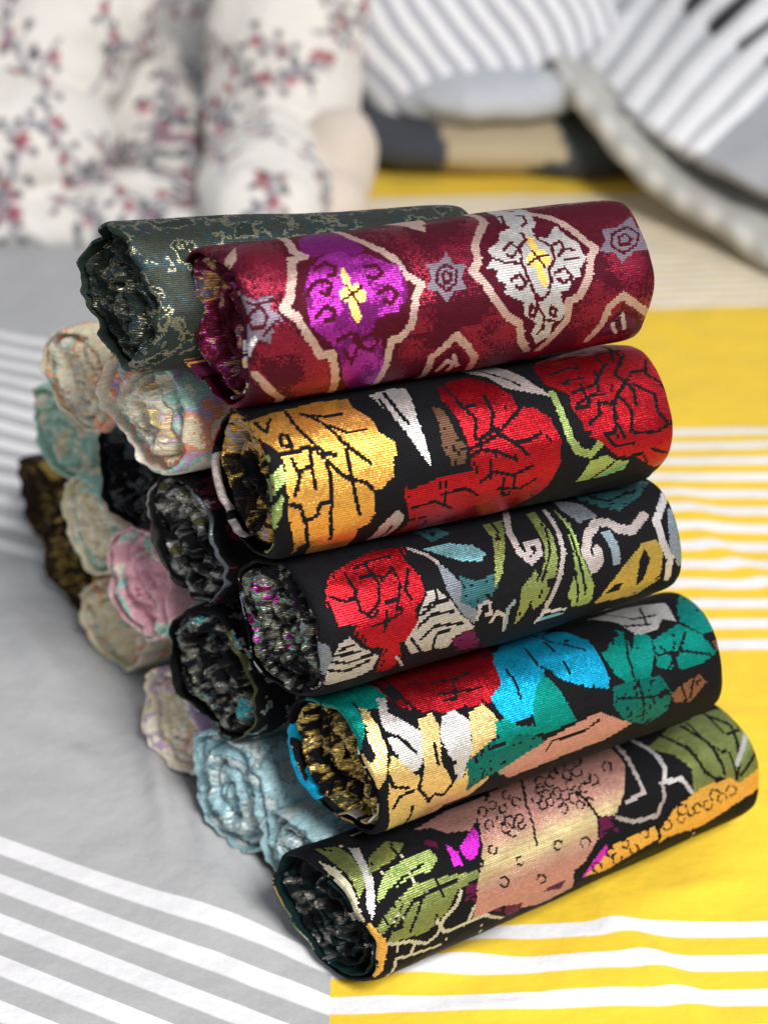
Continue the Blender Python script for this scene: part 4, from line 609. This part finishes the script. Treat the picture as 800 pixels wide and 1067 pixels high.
def sprig(seed):
    """one printed sprig: list of (x, y, radius, colour) blots in its own plane, metres"""
    R = random.Random(seed); out = []
    dark = (.09, .09, .115); mid = (.26, .26, .30); red = (.34, .07, .10); pink = (.52, .25, .27)
    x = y = 0; a = R.uniform(0, 6.28)
    for i in range(9):
        nx, ny = x + .012 * math.cos(a), y + .012 * math.sin(a)
        for k in range(3): out.append((x + (nx - x) * k / 3, y + (ny - y) * k / 3, .0030, mid))
        if i % 2:
            for sgn in (-1, 1):
                b = a + sgn * R.uniform(.6, 1.1); lx, ly = nx, ny
                for k in range(1, 4): out.append((nx + .006 * k * math.cos(b), ny + .006 * k * math.sin(b), 0.0024 if k < 3 else .0050, dark if k == 3 else mid))
        x, y = nx, ny; a += R.uniform(-.35, .45)
        if i in (1, 4, 8):
            fr = R.uniform(.005, .0075)
            ox, oy = x + R.uniform(-.01, .01), y + R.uniform(-.01, .01)
            for k in range(5): out.append((ox + fr * .8 * math.cos(k * 1.257), oy + fr * .8 * math.sin(k * 1.257), fr * .5, red if (i + k) % 3 else pink))
            out.append((ox, oy, fr * .4, (.25, .03, .05)))
    return out

def paint_sprigs(co, no, base, n, seed, mind=.10):
    cols = np.tile(np.array(base), (len(co), 1))
    R = np.random.default_rng(seed)
    chosen = []
    cand = R.permutation(len(co))[:6000]
    for i in cand:
        if no[i, 2] < -.2 or no[i, 1] > .6: continue
        if all(np.linalg.norm(co[i] - co[j]) > mind for j in chosen):
            chosen.append(i)
            if len(chosen) >= n: break
    for k, i in enumerate(chosen):
        nrm = no[i] / np.linalg.norm(no[i]); t = np.cross(nrm, [0, .3, 1.]); t /= np.linalg.norm(t); b = np.cross(nrm, t)
        d = co - co[i]; near = np.where(np.einsum('ij,ij->i', d, d) < .13 ** 2)[0]
        dn = d[near]; px, py, pz = dn @ t, dn @ b, dn @ nrm
        for x, y, r, c in sprig(seed * 100 + k):
            q = np.clip((1.2 - np.hypot(px - x, py - y) / r) * 2, 0, 1) * (np.abs(pz) < .06)
            hit = q > 0
            if hit.any():
                ii = near[hit]; w = q[hit][:, None]
                cols[ii] = cols[ii] * (1 - w) + np.array(c) * w
    return cols

MFAB = cloth('printed_cotton', attr=True)

def floral():
    me, co, no = lobes_mesh('floral_duvet', FLORAL, .0040, 4, (.0085, 9), 4)
    put_colors(me, paint_sprigs(co, no, (.76, .73, .685), 150, 3, .066))
    me.materials.clear(); me.materials.append(MFAB)
    o = obj('floral_duvet', me)
    tag(o, 'crumpled white duvet printed with small red flowers, heaped behind the rolls', 'duvet')
FLORAL = [((-0.1309, 2.0158, 0.15), (0.108, 0.11, 0.33), 0.1, -0.45, 0.13), ((-0.1508, 1.7718, 0.05), (0.082, 0.17, 0.078), 0, 0), ((-0.4418, 1.9722, 0.16), (0.11, 0.12, 0.27), 0.1, -0.35, 0.62), ((-0.4979, 1.8537, 0.08), (0.16, 0.13, 0.1), 0.2, 0, 0), ((-0.3158, 2.0576, 0.035), (0.075, 0.11, 0.19), 0, -0.2, -0.42), ((-0.4077, 1.787, 0.012), (0.26, 0.09, 0.04), 0.12, 0, 0.04), ((-0.2803, 1.7759, 0.012), (0.12, 0.09, 0.045), -0.2, 0, 0.15), ((-0.6025, 1.9722, 0.16), (0.16, 0.2, 0.24), 0, 0), ((-0.3442, 2.5919, 0.05), (0.2, 0.09, 0.22), 0, -0.2, 0)]
floral()

def coons(ctrl, nu, nv):
    """smooth surface through a grid of control points (Catmull-Rom)"""
    P = np.array(ctrl, float)
    def cr(P, n):
        m = len(P); t = np.linspace(0, m - 1, n); i = np.clip(t.astype(int), 0, m - 2); f = (t - i)
        f = f.reshape(-1, *([1] * (P.ndim - 1)))
        p0 = P[np.clip(i - 1, 0, m - 1)]; p1 = P[i]; p2 = P[i + 1]; p3 = P[np.clip(i + 2, 0, m - 1)]
        return .5 * ((2 * p1) + (-p0 + p2) * f + (2 * p0 - 5 * p1 + 4 * p2 - p3) * f ** 2 + (-p0 + 3 * p1 - 3 * p2 + p3) * f ** 3)
    A = cr(P, nu); A = cr(A.transpose(1, 0, 2), nv).transpose(1, 0, 2)
    return A

def sheet_obj(name, ctrl, nu, nv, colfun, thick, wr, seed, ridge=None, label=None, cat=None):
    A = coons(ctrl, nu, nv)
    U, Vv = np.meshgrid(np.linspace(0, 1, nu), np.linspace(0, 1, nv), indexing='ij')
    du = np.gradient(A, axis=0); dv = np.gradient(A, axis=1); n = np.cross(du, dv); n /= np.linalg.norm(n, axis=-1, keepdims=True) + 1e-9
    w = wr[0] * fbm(A[..., 0] * wr[1], A[..., 1] * wr[1], A[..., 2] * wr[1], seed, 3)
    if ridge is not None: w = w + ridge(U, Vv)
    A = A + n * w[..., None]
    me = mesh_from(name, A.reshape(-1, 3), grid_faces(nu, nv), MFAB)
    put_colors(me, colfun(U, Vv).reshape(-1, 3))
    o = obj(name, me)
    s = o.modifiers.new('thick', 'SOLIDIFY'); s.thickness = thick; s.offset = -1
    if label: tag(o, label, cat)
    return o

GREY = np.array((.42, .43, .46)); WHITE = np.array((.80, .80, .82)); BLACK = np.array((.012, .012, .014)); CREAMY = np.array((.72, .70, .66))

# striped duvet cover folded over at the upper right: upper layer, and the lower layer seen inside its mouth
def rd_col(U, V):
    n, lim = 9.5, .66
    f = (U / lim * n) % 1
    white = np.clip((.5 - np.abs(f - .5)) * 9 - 2.1, 0, 1)
    white = np.where(U > lim, 0, white)[..., None]
    base = np.where(((V > .36) & (U < .97))[..., None], BLACK, GREY)
    white = np.where((U > lim)[..., None] & (V > .36)[..., None], np.clip((.5 - np.abs((U * 14.4 % 1) - .5)) * 9 - 1.6, 0, 1)[..., None], white)
    return base * (1 - white) + WHITE * white
def rd_ridge(U, V):
    f = (U / .66 * 9.5) % 1
    return np.where(U < .66, .007 * np.sin(math.pi * f) ** 2, 0)
def rl_col(U, V):
    n = 12.
    f = (U * n) % 1
    white = (np.clip((.5 - np.abs(f - .5)) * 6 - 1.2, 0, 1) * np.clip(1.2 - V / .10, 0, 1) * .7)[..., None]
    return np.array((.50, .49, .455)) * (1 - white) + np.array((.78, .76, .72)) * white
def rl_ridge(U, V):
    return .0012 * np.sin(math.pi * ((U * 12) % 1)) ** 2 * np.exp(-V / .15)
dc = bpy.data.objects.new('striped_duvet_cover', None); COL.objects.link(dc); dc.location = (.6, 1.9, 0)
tag(dc, 'grey duvet cover with raised white stripes, its open mouth facing the stack', 'duvet cover')
for o in (sheet_obj('upper_layer', [[(0.2319, 2.2834, 0.1), (0.2566, 2.3418, 0.15), (0.3376, 2.6227, 0.2), (0.5933, 3.6836, 0.22)], [(0.27, 2.2388, 0.11), (0.3345, 2.3552, 0.17), (0.4512, 2.6926, 0.22), (0.7014, 3.685, 0.24)], [(0.2977, 2.0131, 0.11), (0.3922, 2.1934, 0.17), (0.5109, 2.4586, 0.24), (0.8212, 3.5861, 0.25)], [(0.327, 1.8432, 0.1), (0.4345, 1.9994, 0.16), (0.5526, 2.1717, 0.22), (0.865, 3.1678, 0.24)], [(0.3782, 1.7471, 0.085), (0.4933, 1.8785, 0.14), (0.6437, 2.0759, 0.2), (0.9023, 2.6926, 0.22)], [(0.4415, 1.6538, 0.075), (0.5392, 1.6796, 0.13), (0.6732, 1.8221, 0.16), (0.8971, 2.2446, 0.18)], [(0.5305, 1.5561, 0.07), (0.6142, 1.568, 0.12), (0.7573, 1.7237, 0.14), (1.0326, 2.1772, 0.14)]], 420, 200, rd_col, .018, (.007, 6), 21, rd_ridge),
          sheet_obj('lower_layer', [[(0.2293, 2.055, 0.11), (0.2375, 2.1666, 0.11), (0.3217, 2.4303, 0.1), (0.5486, 2.9464, 0.08)], [(0.2426, 1.9529, 0.1), (0.2731, 2.0744, 0.1), (0.3861, 2.3409, 0.09), (0.5978, 2.8156, 0.07)], [(0.2852, 1.8375, 0.07), (0.3222, 1.9377, 0.075), (0.4351, 2.1846, 0.07), (0.6276, 2.62, 0.06)], [(0.345, 1.7546, 0.035), (0.375, 1.8386, 0.045), (0.4929, 2.0398, 0.04), (0.6551, 2.3245, 0.05)], [(0.4006, 1.6659, 0.02), (0.4332, 1.7555, 0.025), (0.5294, 1.8546, 0.03), (0.6801, 2.1393, 0.04)], [(0.4602, 1.5622, 0.02), (0.4949, 1.6593, 0.02), (0.5621, 1.7051, 0.03), (0.7029, 1.9379, 0.03)], [(0.5442, 1.4851, 0.02), (0.5964, 1.5845, 0.015), (0.6661, 1.6333, 0.02), (0.8117, 1.8464, 0.02)]], 300, 120, rl_col, .024, (.012, 7), 23, rl_ridge)):
    o.parent = dc; o.location = (-.6, -1.9, 0)

# striped pillow, upper middle
def pillow():
    n1, n2 = 260, 200
    U, V = np.meshgrid(np.linspace(-1, 1, n1), np.linspace(-math.pi, math.pi, n2), indexing='ij')
    a, b, c = .20, .15, .075
    ex = np.clip(1 - np.abs(U) ** 3.2, 0, 1) ** .5
    cy = np.cos(V); sy = np.sin(V)
    X = U * a * (1 - .06 * np.abs(cy)); Y = np.sign(cy) * np.abs(cy) ** .75 * b * (ex * .35 + .65 * (ex > 0)) ; Z = np.sign(sy) * np.abs(sy) ** .9 * c * ex
    st = (U * a * 1.0 + .02 * np.sin(Y * 9)) / .030
    f = st % 1
    white = np.clip((.5 - np.abs(f - .5)) * 9 - 1.5, 0, 1)[..., None]
    Z = Z * (1 + .05 * np.sin(math.pi * f) ** 2) + .006 * fbm(X * 9, Y * 9, Z * 9, 5, 3)
    Xc = X + .004 * fbm(X * 12, Y * 12, Z * 12, 6, 2)
    Vt = np.stack([Xc, Y, Z], -1).reshape(-1, 3)
    me = mesh_from('striped_pillow', Vt, grid_faces(n1, n2), MFAB)
    col = np.array((.40, .41, .46)) * (1 - white) + WHITE * white
    put_colors(me, col.reshape(-1, 3))
    o = obj('striped_pillow', me); o.location = (0.1241, 2.1503, 0.18); o.rotation_euler = (Euler((1.05, 0.1, 0.1, 0.5)[:3]).to_matrix() @ Euler((0, 0, (1.05, 0.1, 0.1, 0.5)[3])).to_matrix()).to_euler()
    tag(o, 'plump pale grey pillow with white stripes leaning between the floral duvet and the folded cover', 'pillow')
pillow()

# patchwork quilt folded under the pillow
def quilt():
    me, co, no = lobes_mesh('patchwork_quilt', QUILT, .007, 6, (.004, 9), 9)
    ang = .25
    u = co[:, 0] * math.cos(ang) + co[:, 1] * math.sin(ang); v = co[:, 2] * 1.2 + (-co[:, 0] * math.sin(ang) + co[:, 1] * math.cos(ang)) * .8
    pal = np.array([(.055, .060, .075), (.46, .38, .25), (.075, .09, .09), (.10, .105, .12), (.40, .31, .19), (.05, .055, .07)])
    k = (np.floor((u + QO) / .155).astype(int)) % 6
    kk = np.where(np.floor(v / .30).astype(int) % 2 == 1, (k + 2) % 6, k)
    put_colors(me, pal[kk]); me.materials.clear(); me.materials.append(MFAB)
    o = obj('patchwork_quilt', me)
    tag(o, 'folded patchwork quilt of dark grey and tan squares lying under the striped pillow', 'quilt')
QUILT = [((0.1377, 2.1168, 0.035), (0.24, 0.17, 0.05), 0.05, 0), ((0.2734, 2.0932, 0.025), (0.12, 0.15, 0.04), -0.2, 0), ((0.0, 2.1655, 0.04), (0.12, 0.17, 0.05), 0, 0), ((0.2762, 2.747, 0.05), (0.5, 0.3, 0.08), 0, 0)]
QO = 3.0
quilt()

def fold():
    me, co, no = lobes_mesh('folded_pillowcase', FOLD, .006, 6, (.004, 14), 19)
    put_colors(me, np.tile(np.array((.50, .52, .56)), (len(co), 1))); me.materials.clear(); me.materials.append(MFAB)
    o = obj('folded_pillowcase', me)
    tag(o, 'small plain pale grey fold of bedding squeezed between the striped pillow and the quilt', 'pillowcase')
FOLD = [((0.1563, 2.0222, 0.1), (0.12, 0.07, 0.03), 0.1, 0), ((0.0924, 2.0451, 0.085), (0.08, 0.06, 0.03), 0.1, 0)]
fold()

def beige():  # beige reverse side of a quilt, built as separate lobes
    me, co, no = lobes_mesh('beige_quilt_back', QUILT_BACK, .006, 6, (.005, 9), 29)
    put_colors(me, np.tile(np.array((.66, .58, .50)), (len(co), 1))); me.materials.clear(); me.materials.append(MFAB)
    o = obj('beige_quilt_back', me)
    tag(o, 'small plain beige reverse side of a quilt peeping out from behind the floral duvet', 'cushion')
QUILT_BACK = [((-0.0672, 1.8427, 0.04), (0.055, 0.05, 0.085), 0.1, -0.3, 0.35), ((-0.0898, 1.7889, 0.02), (0.07, 0.06, 0.05), 0.1, 0)]
beige()

# ------------------------------------------------------------------ light: window daylight from behind the camera, to the right, dim room
W = bpy.data.worlds.new('World'); scene.world = W; W.use_nodes = True
bg = W.node_tree.nodes['Background']; bg.inputs[0].default_value = (.80, .84, .92, 1); bg.inputs[1].default_value = 0.36
def area(name, loc, target, sx, sy, power, col):
    l = bpy.data.lights.new(name, 'AREA'); l.shape = 'RECTANGLE'; l.size = sx; l.size_y = sy; l.energy = power; l.color = col
    o = bpy.data.objects.new(name, l); COL.objects.link(o); o.location = loc
    o.rotation_euler = (Vector(target) - Vector(loc)).to_track_quat('-Z', 'Y').to_euler()
    return o
for a in [('window_light', (0.75, -0.75, 2.0), (0, 0.8, 0.12), 0.65, 0.8, 91, (1, 0.97, 0.94)), ('side_window_light', (2.3, 1.9, 1.6), (0, 1.5, 0.1), 1.0, 1.4, 12, (0.96, 0.98, 1.0))]: area(*a)

cam = bpy.data.cameras.new('Camera'); co_ = bpy.data.objects.new('Camera', cam); COL.objects.link(co_)
co_.location = (0, 0, 0.6124); co_.rotation_euler = (math.radians(90 - 30), 0, 0)
cam.sensor_fit = 'VERTICAL'; cam.sensor_height = 36; cam.lens = 1541 / 1067 * 36
cam.clip_start = .01; cam.clip_end = 50
cam.dof.use_dof = True; cam.dof.focus_distance = 0.74; cam.dof.aperture_fstop = 5.0
scene.camera = co_
scene.view_settings.view_transform = 'Standard'; scene.view_settings.look = 'None'
scene.view_settings.exposure = 0.0; scene.view_settings.gamma = 1
scene.render.film_transparent = False
scene.cycles.use_denoising = True
scene.cycles.max_bounces = 6
